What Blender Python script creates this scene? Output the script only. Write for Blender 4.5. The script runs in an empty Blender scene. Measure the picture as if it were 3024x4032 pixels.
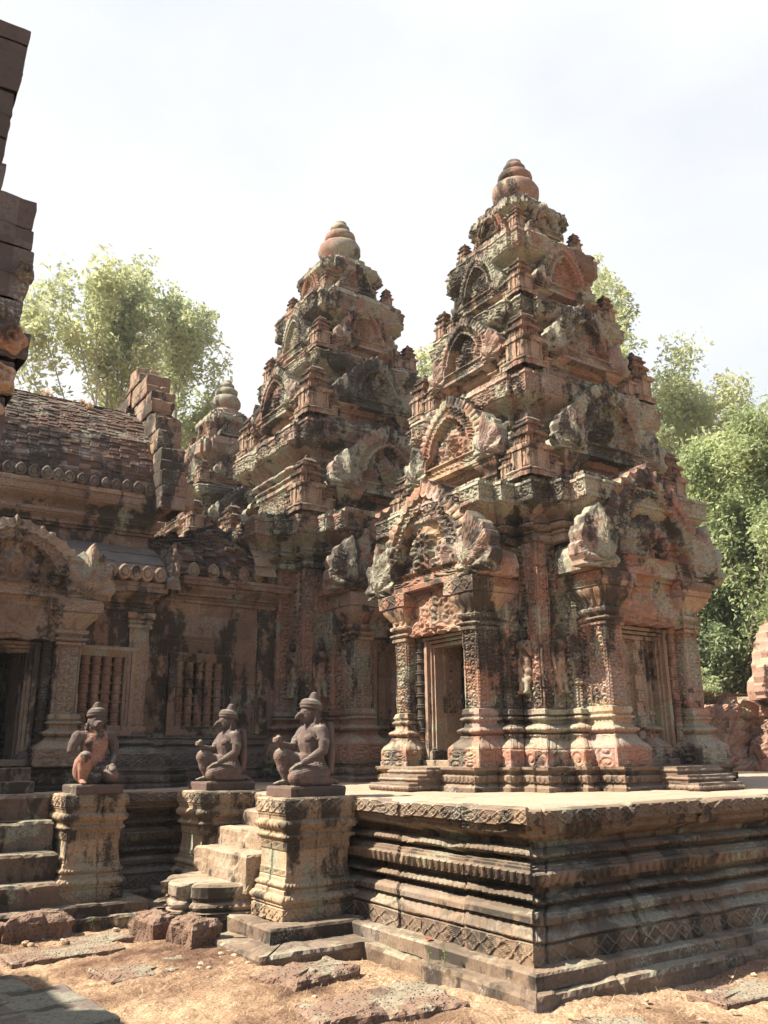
import bpy, math, random
import numpy as np
from mathutils import Vector, Matrix

sc = bpy.context.scene
COL = sc.collection
# ------------------------------------------------------------------ camera
# world axes: X = along the terrace front to the right, Y = along it to the left, Z up; camera foot at the origin
cx, cy, F = 1512., 2016., 3317.
def _dir(px, py):
    v = np.array([px - cx, py - cy, F]); return v / np.linalg.norm(v)
AX, AY = _dir(6650, 2918), _dir(-800, 2985)
_d = AX @ AY
AX, AY = AX - _d / 2 * AY, AY - _d / 2 * AX
AX /= np.linalg.norm(AX); AY = AY - (AY @ AX) * AX; AY /= np.linalg.norm(AY)
AZ = np.cross(AX, AY)
R = np.stack([AX, AY, AZ])
cam = bpy.data.cameras.new('camera'); co = bpy.data.objects.new('camera', cam); COL.objects.link(co)
r, u, b = R @ (1, 0, 0), R @ (0, -1, 0), R @ (0, 0, -1)
co.matrix_world = Matrix(((r[0], u[0], b[0], 0), (r[1], u[1], b[1], 0), (r[2], u[2], b[2], 1.6), (0, 0, 0, 1)))
cam.sensor_fit = 'VERTICAL'; cam.sensor_height = 24; cam.lens = 24 * F / 4032
cam.clip_start = .05; cam.clip_end = 2000
sc.camera = co
# ------------------------------------------------------------------ sun, sky, exposure
SUN_EL = math.radians(45)
sd = Vector((-.92 * math.cos(SUN_EL), .392 * math.cos(SUN_EL), math.sin(SUN_EL))).normalized()
sun = bpy.data.lights.new('sun', 'SUN'); sun.energy = 5.0; sun.angle = math.radians(.5); sun.color = (1, .91, .77)
so = bpy.data.objects.new('sun', sun); COL.objects.link(so)
so.rotation_euler = (-sd).to_track_quat('-Z', 'Y').to_euler(); so.location = (-20, 10, 25)
w = bpy.data.worlds.new('World'); sc.world = w; w.use_nodes = True
nt = w.node_tree; nt.nodes.clear()
N = nt.nodes.new; LK = nt.links.new
sky = N('ShaderNodeTexSky'); sky.sky_type = 'NISHITA'; sky.sun_disc = False
sky.sun_elevation = SUN_EL; sky.sun_rotation = math.atan2(sd.x, sd.y); sky.dust_density = 3; sky.air_density = 1.2
bg1 = N('ShaderNodeBackground'); bg1.inputs[1].default_value = .075; LK(sky.outputs[0], bg1.inputs[0])
tc = N('ShaderNodeTexCoord'); mp = N('ShaderNodeMapping'); mp.inputs[3].default_value = (1, 1, 2.2)
LK(tc.outputs['Generated'], mp.inputs[0])
nz = N('ShaderNodeTexNoise'); nz.inputs['Scale'].default_value = 1.7; nz.inputs['Detail'].default_value = 6; nz.inputs['Roughness'].default_value = .55
LK(mp.outputs[0], nz.inputs[0])
rp = N('ShaderNodeValToRGB'); rp.color_ramp.elements[0].position = .28; rp.color_ramp.elements[1].position = .6
rp.color_ramp.elements[0].color = (.74, .74, .74, 1); rp.color_ramp.elements[1].color = (.99, .99, .99, 1)
LK(nz.outputs[0], rp.inputs[0])
bg2 = N('ShaderNodeBackground'); bg2.inputs[0].default_value = (.97, .985, 1, 1); bg2.inputs[1].default_value = .405
# the bright cloud bank stands in front and to the left (towards the sun); overhead and behind the sky is clear
dt = N('ShaderNodeVectorMath'); dt.operation = 'DOT_PRODUCT'; dt.inputs[1].default_value = (.30, .95, -.05); LK(tc.outputs['Generated'], dt.inputs[0])
m1 = N('ShaderNodeMapRange'); m1.interpolation_type = 'SMOOTHSTEP'; m1.inputs[1].default_value = -.45; m1.inputs[2].default_value = .4; LK(dt.outputs['Value'], m1.inputs[0])
m2 = N('ShaderNodeMath'); m2.operation = 'MULTIPLY'; LK(rp.outputs[0], m2.inputs[0]); LK(m1.outputs[0], m2.inputs[1])
mx = N('ShaderNodeMixShader'); LK(m2.outputs[0], mx.inputs[0]); LK(bg1.outputs[0], mx.inputs[1]); LK(bg2.outputs[0], mx.inputs[2])
wo = N('ShaderNodeOutputWorld'); LK(mx.outputs[0], wo.inputs[0])
vs = sc.view_settings; vs.view_transform = 'Standard'; vs.look = 'None'; vs.exposure = 1.42; vs.gamma = 1

# ------------------------------------------------------------------ noise
def _h(i, j, k, s):
    n = (i.astype(np.int64) * 374761393 + j.astype(np.int64) * 668265263 + k.astype(np.int64) * 2147483647 + s * 974634777) & 0xffffffff
    n = ((n ^ (n >> 13)) * 1274126177) & 0xffffffff
    return ((n ^ (n >> 16)) & 0xffff) / 65535.
def vnoise(P, f, s=0):
    Q = np.asarray(P) * f; I = np.floor(Q); T = Q - I; T = T * T * (3 - 2 * T)
    I = I.astype(np.int64); x, y, z = I[..., 0], I[..., 1], I[..., 2]; a, b_, c = T[..., 0], T[..., 1], T[..., 2]
    o = 0
    for dx in (0, 1):
        for dy in (0, 1):
            for dz in (0, 1):
                o = o + _h(x + dx, y + dy, z + dz, s) * (a if dx else 1 - a) * (b_ if dy else 1 - b_) * (c if dz else 1 - c)
    return o * 2 - 1
def fbm(P, f, s=0, o=3):
    v = 0; a = 1
    for k in range(o): v = v + a * vnoise(P, f * 2 ** k, s + k); a *= .5
    return v
def cellular(x, y, s=0):
    ix, iy = np.floor(x), np.floor(y); best = np.full(np.broadcast(x, y).shape, 9.); ang = np.zeros_like(best); cid = np.zeros_like(best)
    for dx in (-1, 0, 1):
        for dy in (-1, 0, 1):
            jx, jy = ix + dx, iy + dy; z0 = np.zeros_like(jx)
            px = jx + .15 + .7 * _h(jx, jy, z0, s); py = jy + .15 + .7 * _h(jx, jy, z0, s + 5)
            d = np.hypot(x - px, y - py); m = d < best
            best = np.where(m, d, best); ang = np.where(m, np.arctan2(y - py, x - px), ang); cid = np.where(m, _h(jx, jy, z0, s + 9), cid)
    return best, ang, cid
def sstep(a, b_, x):
    t = np.clip((x - a) / (b_ - a), 0, 1); return t * t * (3 - 2 * t)

# ------------------------------------------------------------------ mesh building
class MB:
    def __init__(s): s.V = []; s.Q = []; s.T = []; s.n = 0
    def add(s, V, Q=None, T=None):
        V = np.asarray(V, float).reshape(-1, 3)
        if Q is not None and len(Q): s.Q.append(np.asarray(Q, np.int64).reshape(-1, 4) + s.n)
        if T is not None and len(T): s.T.append(np.asarray(T, np.int64).reshape(-1, 3) + s.n)
        s.V.append(V); s.n += len(V)
    def arrays(s):
        V = np.concatenate(s.V)
        Q = np.concatenate(s.Q) if s.Q else np.zeros((0, 4), np.int64)
        T = np.concatenate(s.T) if s.T else np.zeros((0, 3), np.int64)
        return V, Q, T
def mesh(name, V, Q, T, mat, smooth=False):
    me = bpy.data.meshes.new(name)
    me.vertices.add(len(V)); me.vertices.foreach_set('co', V.astype(np.float32).ravel())
    li = np.concatenate([Q.ravel(), T.ravel()]).astype(np.int32)
    me.loops.add(len(li)); me.loops.foreach_set('vertex_index', li)
    tot = np.concatenate([np.full(len(Q), 4), np.full(len(T), 3)]).astype(np.int32)
    st = np.concatenate([[0], np.cumsum(tot)[:-1]]).astype(np.int32)
    me.polygons.add(len(tot)); me.polygons.foreach_set('loop_start', st); me.polygons.foreach_set('loop_total', tot)
    me.polygons.foreach_set('use_smooth', np.full(len(tot), smooth))
    me.update(calc_edges=True); me.validate(); me.materials.append(mat)
    return me
def wloc(o):
    v = Vector((0, 0, 0))
    while o is not None: v += o.location; o = o.parent
    return v
def tag(o, label=None, cat=None, group=None, kind=None):
    for k, v in (('label', label), ('category', cat), ('group', group), ('kind', kind)):
        if v: o[k] = v
    return o
def thing(name, loc, label, cat, group=None):
    o = bpy.data.objects.new(name, None); COL.objects.link(o); o.location = loc; o.empty_display_size = .2
    return tag(o, label, cat, group)
def obj(name, mb, mat, parent=None, smooth=False, label=None):
    V, Q, T = mb.arrays()
    if parent is not None: org = np.array(wloc(parent))
    else: org = np.array([(V[:, 0].min() + V[:, 0].max()) / 2, (V[:, 1].min() + V[:, 1].max()) / 2, V[:, 2].min()])
    me = mesh(name, V - org, Q, T, mat, smooth)
    o = bpy.data.objects.new(name, me); COL.objects.link(o)
    if parent is not None: o.parent = parent
    else: o.location = org
    if label: o['label'] = label
    return o
def dup(o, parent=None):
    c = o.copy(); COL.objects.link(c); c.parent = parent
    for ch in list(o.children): dup(ch, c)
    return c

# profile: stacked bands of a moulding, each ring = (offset, z, relief, t, h)
class Prof:
    def __init__(s, o, z, dr=.02): s.r = [(o, z, None, 0, 1)]; s.dr = dr
    def _seg(s, f, z, rel, n):
        z0 = s.r[-1][1]; h = abs(z - z0)
        if n is None: n = max(1, math.ceil(h / (s.dr if rel else .05)))
        for i in range(1, n + 1):
            t = i / n; s.r.append((f(t), z0 + (z - z0) * t, rel if i < n else None, t, max(h, 1e-3)))
        return s
    def to(s, o, z, rel=None, n=None):
        o0 = s.r[-1][0]; return s._seg(lambda t: o0 + (o - o0) * t, z, rel, n)
    def tor(s, z, bulge, rel=None, n=None):
        o0 = s.r[-1][0]; n = n or max(4, math.ceil(abs(z - s.r[-1][1]) / s.dr))
        return s._seg(lambda t: o0 + bulge * math.sin(math.pi * t), z, rel, n)
    def cyma(s, o, z, rel=None, n=None):
        o0 = s.r[-1][0]; n = n or max(4, math.ceil(abs(z - s.r[-1][1]) / s.dr))
        return s._seg(lambda t: o0 + (o - o0) * (t * t * (3 - 2 * t)), z, rel, n)
    def quarter(s, o, z, rel=None, n=None):
        o0 = s.r[-1][0]; n = n or max(4, math.ceil(abs(z - s.r[-1][1]) / s.dr))
        return s._seg(lambda t: o0 + (o - o0) * (1 - math.cos(t * math.pi / 2)) , z, rel, n)
# relief functions f(s, L, t, h) -> outward offset
def bead(lam, amp):
    def f(s, L, t, h):
        x = (s / lam) % 1; return amp * (1.5 * np.abs(np.sin(np.pi * x)) ** .8 - 1.) * math.sin(math.pi * t) ** .5
    return f
def petal(lam, amp, up=False):
    def f(s, L, t, h):
        x = np.abs(2 * ((s / lam) % 1) - 1); tt = 1 - t if up else t
        wt = .95 * math.sqrt(max(.02, 1 - (1 - tt) ** 3)); q = x / wt
        return amp * (np.where(q < 1, np.sqrt(np.clip(1 - q ** 2, 0, 1)) * .8 - .25 * (q < .4), -.25))
    return f
def teeth(lam, amp):
    def f(s, L, t, h): return np.where((s / lam) % 1 < .55, amp, 0.)
    return f
def leaf(lam, amp):
    def f(s, L, t, h):
        x = np.abs(2 * ((s / lam) % 1) - 1); return np.where(x < 1 - t * .9, amp * (1 - .8 * x), 0)
    return f
def diam(lam, amp):
    def f(s, L, t, h):
        x = np.abs(2 * ((s / lam) % 1) - 1); d = x + abs(2 * t - 1)
        return amp * (sstep(.72, .78, d) * (1 - sstep(.98, 1.04, d)) + .8 * (1 - sstep(.25, .45, d)) - .3 * sstep(1.04, 1.1, d)) * (1 if .05 < t < .95 else 0)
    return f
def carve(x, y, s=0):
    d, a, c = cellular(x, y, s); sg = np.where(c > .5, 1, -1)
    return (.55 * np.clip(1.1 - 1.7 * d, -.3, 1) + .45 * np.cos(11 * d + sg * a) * np.clip(1.3 - 1.3 * d, 0, 1))
def fol(cell, amp, seed=0):
    def f(s, L, t, h): return amp * carve((s + 7.3) / cell, np.full_like(s, t * h / cell + seed * 3.1), seed)
    return f
def strip(cell, amp, bord=.03, seed=0):      # ordered columns of spiral scrolls inside a beaded border on each face
    def f(s, L, t, h):
        e = L / 2 - np.abs(s); z = t * h + .013 * seed; inn = np.maximum(L - 2.6 * bord, .02)
        nc = np.maximum(1, np.round(inn / (1.25 * cell))); cw = inn / nc; u_ = (s + inn / 2) / cw; v_ = z / cw
        x = 2 * (u_ % 1) - 1; y = 2 * (v_ % 1) - 1; r_ = np.hypot(x, y); sg = np.where((np.floor(u_) + np.floor(v_)) % 2 == 0, 1, -1)
        a = np.where(r_ < .28, 1, np.where(r_ < 1.02, .15 + .55 * np.cos(2 * np.pi * 1.15 * r_ - sg * np.arctan2(y, x)), .55)) - .6 * (np.abs(x) > .9)
        bd = .7 * np.abs(np.sin(np.pi * z / .035)) ** .5
        return amp * np.where(L < .1, 0, np.where(e < bord, bd, np.where(e < bord * 1.3, -.7, a)))
    return f
def floret(cell, amp):
    def f(s, L, t, h):
        x = 2 * ((s / cell) % 1) - 1; y = 2 * ((t * h / cell) % 1) - 1
        rr = np.hypot(x, y); an = np.arctan2(y, x); e = np.maximum(np.abs(x), abs(y))
        return amp * (np.where(rr < .25, .9, np.where(rr < .8, .6 * np.abs(np.cos(2 * an)), 0)) + np.where(e > .9, .5, 0))
    return f

def loft(mb, plan, prof, ds=.03, cap=True, erode=.006, joints=None, seed=0, chunk=0, bottom=False, capz=0):
    plan = np.asarray(plan, float); n = len(plan)
    if np.isscalar(ds): ds = [ds] * n
    d = np.roll(plan, -1, 0) - plan; Ls = np.hypot(d[:, 0], d[:, 1]); nr = np.stack([d[:, 1], -d[:, 0]], 1) / Ls[:, None]
    pn = np.roll(nr, 1, 0); mit = (nr + pn) / (1 + (nr * pn).sum(1))[:, None]
    ei = []; tt = []
    for i in range(n):
        m = max(1, int(round(Ls[i] / ds[i]))); ei += [i] * m; tt += list(np.arange(m) / m)
    ei = np.array(ei); tt = np.array(tt); nx = (ei + 1) % n
    S = (tt - .5) * Ls[ei]; L = Ls[ei]
    win = np.minimum(1, np.minimum(tt, 1 - tt) * L / .02)
    cn = np.where((tt == 0)[:, None], mit[ei], nr[ei])
    A, B = plan[ei], plan[nx]; mA, mB = mit[ei], mit[nx]
    K = len(prof.r); P = np.zeros((K, len(ei), 3))
    for k, (o, z, rel, t, h) in enumerate(prof.r):
        xy = (A + o * mA) * (1 - tt[:, None]) + (B + o * mB) * tt[:, None]
        if rel is not None: xy = xy + cn * (rel(S, L, t, h) * win)[:, None]
        P[k, :, :2] = xy; P[k, :, 2] = z
    if erode:
        dsp = erode * (fbm(P, 5., seed) + .6 * vnoise(P, 22., seed + 7))
        if chunk:
            c_ = fbm(P, 1.7, seed + 31); dsp = dsp - chunk * sstep(.35, .8, c_)
        if joints:
            hz, ls, dep = joints
            zc = P[..., 2] / hz + .13 * seed; row = np.floor(zc); fz = np.abs(zc - np.round(zc)) * hz
            sx = S[None] / ls + (row % 2) * .5 + .37 * row; fs = np.abs(sx - np.round(sx)) * ls
            dsp = dsp + (_h(row, np.floor(sx), ei[None] + 0 * row, seed) - .5) * dep * 1.6
            dsp = dsp - dep * ((fz < .011) | (fs < .011))
        P[..., :2] += cn[None] * dsp[..., None]
        P[..., 2] += .5 * dsp * (np.arange(K) > 0)[:, None]
    C = len(ei); idx = np.arange(K * C).reshape(K, C); a = idx[:-1]; b2 = idx[1:]
    Q = np.stack([a, np.roll(a, -1, 1), np.roll(b2, -1, 1), b2], -1).reshape(-1, 4)
    V = P.reshape(-1, 3); T = []
    if cap:
        c0 = P[-1].mean(0); c0[2] += capz; V = np.vstack([V, c0]); ci = len(V) - 1; top = idx[-1]
        T = np.stack([top, np.roll(top, -1), np.full(C, ci)], 1)
    mb.add(V, Q, T)
def rect(x0, x1, y0, y1): return [(x0, y0), (x1, y0), (x1, y1), (x0, y1)]
class Fr:        # a wall frame: origin on the wall's foot line, t to the viewer's right, n outward
    def __init__(s, O, n):
        s.O = np.array(O[:2], float); s.n = np.array(n, float); s.t = np.array([-n[1], n[0]], float)
    def xy(s, t, d): return s.O + t * s.t + d * s.n
    def rect(s, t0, t1, d0, d1):     # CCW plan
        return [s.xy(t0, d1), s.xy(t1, d1), s.xy(t1, d0), s.xy(t0, d0)]
    def pts(s, U): U = np.asarray(U, float); return np.concatenate([s.O + U[..., :1] * s.t + U[..., 2:3] * s.n, U[..., 1:2]], -1)
FACES = [(-1, 0), (0, -1), (1, 0), (0, 1)]
def cross(C, w, segs):
    out = []
    for nv in ((0, -1), (1, 0), (0, 1), (-1, 0)):
        f = Fr(C, nv); sg = segs[nv] if isinstance(segs, dict) else segs
        left = [(-w, w)]; d = w
        for a, p in sg: left += [(-a, d), (-a, w + p)]; d = w + p
        right = [(-t, dd) for t, dd in reversed(left[1:])]
        out += [f.xy(t, dd) for t, dd in left + right]
    return out
def lathe(mb, c, prof, n=20, lob=0, la=0, erode=0, seed=0):
    th = np.arange(n) / n * 2 * np.pi; K = len(prof); P = np.zeros((K, n, 3))
    for k, (r_, z) in enumerate(prof):
        q = r_ * (1 + (la * np.abs(np.cos(th * lob / 2)) if lob else 0))
        P[k] = np.stack([c[0] + q * np.cos(th), c[1] + q * np.sin(th), np.full(n, z + (c[2] if len(c) > 2 else 0))], 1)
    if erode: P = P + (P - P.mean(1, keepdims=True)) * (erode * fbm(P, 4, seed))[..., None]
    idx = np.arange(K * n).reshape(K, n); a = idx[:-1]; b2 = idx[1:]
    Q = np.stack([a, np.roll(a, -1, 1), np.roll(b2, -1, 1), b2], -1).reshape(-1, 4)
    V = np.vstack([P.reshape(-1, 3), P[-1].mean(0), P[0].mean(0)]); m = K * n
    T = np.vstack([np.stack([idx[-1], np.roll(idx[-1], -1), np.full(n, m)], 1), np.stack([np.roll(idx[0], -1), idx[0], np.full(n, m + 1)], 1)])
    mb.add(V, Q, T)
def plate(mb, fr, out, hf, d0, thick, nr=24, ctr=None, erode=.01, seed=0):
    """a carved slab: closed outline (u,v), relief hf(u,v,r,s), front at d0, going back by thick"""
    out = np.asarray(out, float); nO = len(out)
    c = np.array(ctr) if ctr is not None else out.mean(0)
    rr = np.linspace(0, 1, nr + 1)[1:]
    G = c + (out - c)[None] * rr[:, None, None]
    sl = np.concatenate([[0], np.cumsum(np.hypot(*(np.diff(out, axis=0).T)))])
    H = hf(G[..., 0], G[..., 1], rr[:, None] + 0 * G[..., 0], sl[None] + 0 * G[..., 0])
    U = np.concatenate([G, (d0 + H)[..., None]], -1)
    P = fr.pts(U); nn = np.array([fr.n[0], fr.n[1], 0])
    P = P + nn * (erode * (fbm(P, 6, seed) + .5 * vnoise(P, 25, seed + 3)))[..., None]
    c3 = fr.pts(np.array([[c[0], c[1], d0 + H[0].mean()]]))
    back = fr.pts(np.concatenate([out, np.full((nO, 1), d0 - thick)], 1))
    cb = fr.pts(np.array([[c[0], c[1], d0 - thick]]))
    idx = np.arange(nr * nO).reshape(nr, nO); a = idx[:-1]; b2 = idx[1:]
    Q = [np.stack([a, b2, np.roll(b2, -1, 1), np.roll(a, -1, 1)], -1).reshape(-1, 4)]
    o1 = idx[-1]; bi = nr * nO + 1 + np.arange(nO)
    Q.append(np.stack([o1, bi, np.roll(bi, -1), np.roll(o1, -1)], 1))
    ci = nr * nO; cbi = ci + 1 + nO
    T = np.vstack([np.stack([np.full(nO, ci), idx[0], np.roll(idx[0], -1)], 1), np.stack([np.full(nO, cbi), np.roll(bi, -1), bi], 1)])
    mb.add(np.vstack([P.reshape(-1, 3), c3, back, cb]), np.concatenate(Q), T)
def resample(pts, n):
    p = np.asarray(pts, float); p = np.vstack([p, p[:1]]); s = np.concatenate([[0], np.cumsum(np.hypot(*np.diff(p, axis=0).T))])
    q = np.linspace(0, s[-1], n + 1)[:-1]; return np.stack([np.interp(q, s, p[:, 0]), np.interp(q, s, p[:, 1])], 1)

# ------------------------------------------------------------------ materials
def mat_new(name):
    m = bpy.data.materials.new(name); m.use_nodes = True; t = m.node_tree; t.nodes.clear(); return m, t
def stone(name, base=(.36, .17, .105), alt=(.40, .27, .155), black=.5, grey=.5, pale=.35, carve_s=0, bump=.5, tint=.5, dust=(.32, .24, .165), seed=0., pits=0, snap=(.47, .47, .31)):
    m, t = mat_new(name); n = t.nodes.new; k = t.links.new
    tc = n('ShaderNodeTexCoord'); mp = n('ShaderNodeMapping'); mp.inputs[1].default_value = (seed, seed * 1.7, seed * .6); k(tc.outputs['Object'], mp.inputs[0]); P = mp.outputs[0]
    def noise(s, d=5, r=.6, src=P):
        x = n('ShaderNodeTexNoise'); x.inputs['Scale'].default_value = s; x.inputs['Detail'].default_value = d; x.inputs['Roughness'].default_value = r; k(src, x.inputs[0]); return x.outputs[0]
    def ramp(v, a, b_):
        x = n('ShaderNodeMapRange'); x.interpolation_type = 'SMOOTHSTEP'; x.inputs[1].default_value = a; x.inputs[2].default_value = b_; k(v, x.inputs[0]); return x.outputs[0]
    def mix(f, a, b_, mode='MIX'):
        x = n('ShaderNodeMix'); x.data_type = 'RGBA'; x.blend_type = mode
        for s, i in ((f, 0), (a, 6), (b_, 7)):
            if hasattr(s, 'is_linked') or hasattr(s, 'node'): k(s, x.inputs[i])
            else: x.inputs[i].default_value = (*s, 1) if isinstance(s, tuple) else s
        return x.outputs[2]
    def mul(a, b_, op='MULTIPLY'):
        x = n('ShaderNodeMath'); x.operation = op
        for s, i in ((a, 0), (b_, 1)):
            if hasattr(s, 'node'): k(s, x.inputs[i])
            else: x.inputs[i].default_value = s
        return x.outputs[0]
    # per-block tint
    sn = n('ShaderNodeVectorMath'); sn.operation = 'SNAP'; sn.inputs[1].default_value = snap; k(P, sn.inputs[0])
    wn = n('ShaderNodeTexWhiteNoise'); k(sn.outputs[0], wn.inputs[0])
    c = mix(ramp(noise(.9, 4), .42, .62), base, alt)
    wr = n('ShaderNodeValToRGB'); wr.color_ramp.interpolation = 'CONSTANT'; e0 = wr.color_ramp.elements; e0[0].position = 0; e0[0].color = (*[x * .7 for x in base], 1); e0[1].position = .16; e0[1].color = (*base, 1)
    for ps, cl in ((.42, tuple(min(1, x * 1.3) for x in alt)), (.55, tuple(x * 1.12 for x in base)), (.78, tuple((x + .25) * .6 for x in base)), (.9, tuple(x * .5 for x in alt))): e1 = e0.new(ps); e1.color = (*cl, 1)
    k(wn.outputs[0], wr.inputs[0]); c = mix(tint, c, wr.outputs[0])
    c = mix(mul(ramp(noise(7, 6), .4, .7), .3), c, tuple(x * .55 for x in base))
    ge = n('ShaderNodeNewGeometry'); sx = n('ShaderNodeSeparateXYZ'); k(ge.outputs['Normal'], sx.inputs[0])
    up = ramp(sx.outputs[2], .25, .85)
    # grey-green lichen, growing more on ledges
    g1 = mul(noise(1.4, 5, .65), mul(up, .10), 'ADD')
    gm = mul(ramp(g1, .63 - .12 * grey, .68 - .12 * grey), ramp(noise(24, 4, .65), .34, .50))
    c = mix(mul(gm, .85), c, (.275, .285, .21))
    # black crust, vertically drawn out
    mp2 = n('ShaderNodeMapping'); mp2.inputs[1].default_value = (3.1 + seed, 7.7, 1); mp2.inputs[3].default_value = (1, 1, .45); k(P, mp2.inputs[0])
    b1 = mul(noise(1.5, 7, .66, mp2.outputs[0]), mul(noise(11, 4), .18), 'ADD')
    bm = ramp(b1, .725 - .15 * black, .785 - .15 * black)
    c = mix(mul(bm, .92), c, (.04, .034, .029))
    c = mix(mul(ramp(noise(42, 3, .7), .54, .60), .45), c, (.06, .05, .042))
    # pale crust spots
    pm = mul(ramp(noise(2.3, 4), .60 - .16 * pale, .72 - .14 * pale), ramp(noise(52, 4, .7), .46, .66))
    c = mix(mul(pm, .6), c, (.44, .43, .36))
    c = mix(mul(up, .35), c, dust)
    bs = n('ShaderNodeBsdfPrincipled'); bs.inputs['Roughness'].default_value = .93; bs.inputs['Specular IOR Level'].default_value = .15
    k(c, bs.inputs['Base Color'])
    h = mul(noise(28, 6, .7), .5)
    if carve_s:
        vo = n('ShaderNodeTexVoronoi'); vo.inputs['Scale'].default_value = carve_s; k(P, vo.inputs[0])
        sn2 = mul(mul(vo.outputs[0], 17), 0, 'ADD'); x = n('ShaderNodeMath'); x.operation = 'SINE'; k(sn2, x.inputs[0])
        h = mul(h, mul(x.outputs[0], .35), 'ADD')
    if pits:
        vo = n('ShaderNodeTexVoronoi'); vo.inputs['Scale'].default_value = pits; k(P, vo.inputs[0])
        pt = ramp(vo.outputs[0], .05, .4); h = mul(h, mul(pt, .9), 'ADD')
    bp = n('ShaderNodeBump'); bp.inputs['Strength'].default_value = bump; bp.inputs['Distance'].default_value = .018; k(h, bp.inputs['Height']); k(bp.outputs[0], bs.inputs['Normal'])
    o = n('ShaderNodeOutputMaterial'); k(bs.outputs[0], o.inputs[0]); return m
M = {}
M['tower'] = stone('pink_sandstone', (.30, .153, .106), (.31, .225, .145), .88, .85, .65, 0, .6, .65, (.31, .24, .175))
M['tower_up'] = stone('lichened_sandstone', (.245, .15, .115), (.26, .21, .155), .95, 1.35, .7, 0, .6, .55, (.27, .23, .18), seed=51.)
M['tower_plain'] = stone('pink_sandstone_plain', (.29, .155, .11), (.26, .185, .13), .8, .7, .5, 0, .5, .6, (.28, .22, .165), seed=4.)
M['tower2'] = stone('weathered_sandstone', (.30, .15, .10), (.29, .21, .14), .62, .8, .6, 0, .6, .6, (.27, .21, .16), seed=61.)
M['terrace'] = stone('terrace_sandstone', (.155, .11, .082), (.22, .155, .10), .8, .35, .3, 0, .6, .35, (.31, .235, .17), seed=2.)
M['floor'] = stone('terrace_floor', (.40, .27, .195), (.45, .33, .245), .1, .1, .15, 0, .4, .3, (.46, .34, .25), seed=6.)
M['pedestal'] = stone('ochre_sandstone', (.32, .225, .145), (.40, .29, .185), .8, .6, .45, 0, .5, .35, (.38, .30, .205), seed=1.3)
M['hall'] = stone('hall_sandstone', (.22, .14, .10), (.29, .205, .135), .9, .5, .45, 0, .6, .55, (.2, .155, .115), seed=12.)
M['hall_frame'] = stone('door_stone', (.27, .175, .125), (.31, .23, .155), .7, .5, .35, 0, .5, .3, (.26, .195, .145), seed=15.)
M['brick'] = stone('old_brick', (.115, .068, .05), (.19, .12, .085), .85, .2, .4, 0, .8, .85, (.15, .10, .075), seed=3., snap=(.16, .11, .06))
M['slab'] = stone('grey_slab', (.15, .12, .105), (.19, .15, .13), .5, .2, .2, 0, .3, .2, (.19, .155, .13), seed=21.)
M['statue'] = stone('statue_stone', (.115, .088, .078), (.21, .135, .11), .4, .2, .3, 0, .25, .05, (.14, .105, .09), seed=5.)
M['statue_pink'] = stone('pink_statue_stone', (.40, .21, .155), (.36, .19, .14), .3, .05, .1, 0, .2, .05, (.26, .165, .13), seed=8.3)
M['plinth'] = stone('dark_plinth_stone', (.085, .065, .057), (.13, .085, .07), .5, .1, .2, 0, .25, .05, (.14, .105, .09), seed=14.)
M['laterite'] = stone('laterite', (.19, .12, .088), (.25, .165, .12), .3, .15, .15, 0, 1., .2, (.3, .21, .15), seed=7., pits=34)
M['dark'] = stone('dark_stone', (.13, .10, .082), (.175, .135, .105), .65, .35, .3, 0, .6, .2, (.17, .135, .11), seed=17.)
M['red'] = stone('red_sandstone', (.34, .19, .14), (.32, .22, .16), .45, .3, .5, 0, .8, seed=19.)
M['inner'] = stone('painted_shade_inner_stone', (.025, .02, .017), (.03, .024, .02), .5, 0, 0, 0, .3, .2, (.03, .025, .02), seed=23.)  # near-black colour paints in the shade of the deep door chambers
M['lib'] = stone('purple_grey_stone', (.085, .072, .068), (.11, .09, .083), .6, .25, .2, 0, .5, .25, (.12, .10, .095), seed=29.)
M['step'] = stone('worn_step_stone', (.29, .21, .15), (.34, .255, .175), .55, .3, .3, 0, .6, .35, (.44, .335, .235), seed=27.)
M['baluster'] = stone('turned_ochre_stone', (.25, .15, .105), (.29, .195, .13), .5, .1, .25, 0, .4, .5, (.23, .165, .12), seed=31., snap=(.14, .14, .4))
def simple(name, a, b_, scale=3, rough=.9, bump=.3, trans=0):
    m, t = mat_new(name); n = t.nodes.new; k = t.links.new
    tc = n('ShaderNodeTexCoord'); x = n('ShaderNodeTexNoise'); x.inputs['Scale'].default_value = scale; x.inputs['Detail'].default_value = 6; k(tc.outputs['Object'], x.inputs[0])
    rp = n('ShaderNodeValToRGB'); rp.color_ramp.elements[0].position = .35; rp.color_ramp.elements[1].position = .65
    rp.color_ramp.elements[0].color = (*a, 1); rp.color_ramp.elements[1].color = (*b_, 1); k(x.outputs[0], rp.inputs[0])
    bs = n('ShaderNodeBsdfPrincipled'); bs.inputs['Roughness'].default_value = rough; bs.inputs['Specular IOR Level'].default_value = .25; k(rp.outputs[0], bs.inputs['Base Color'])
    if bump:
        bp = n('ShaderNodeBump'); bp.inputs['Strength'].default_value = bump; bp.inputs['Distance'].default_value = .03; k(x.outputs[0], bp.inputs['Height']); k(bp.outputs[0], bs.inputs['Normal'])
    o = n('ShaderNodeOutputMaterial')
    if trans:
        tr = n('ShaderNodeBsdfTranslucent'); k(rp.outputs[0], tr.inputs[0]); ms = n('ShaderNodeMixShader'); ms.inputs[0].default_value = trans
        k(bs.outputs[0], ms.inputs[1]); k(tr.outputs[0], ms.inputs[2]); k(ms.outputs[0], o.inputs[0])
    else: k(bs.outputs[0], o.inputs[0])
    return m
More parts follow.
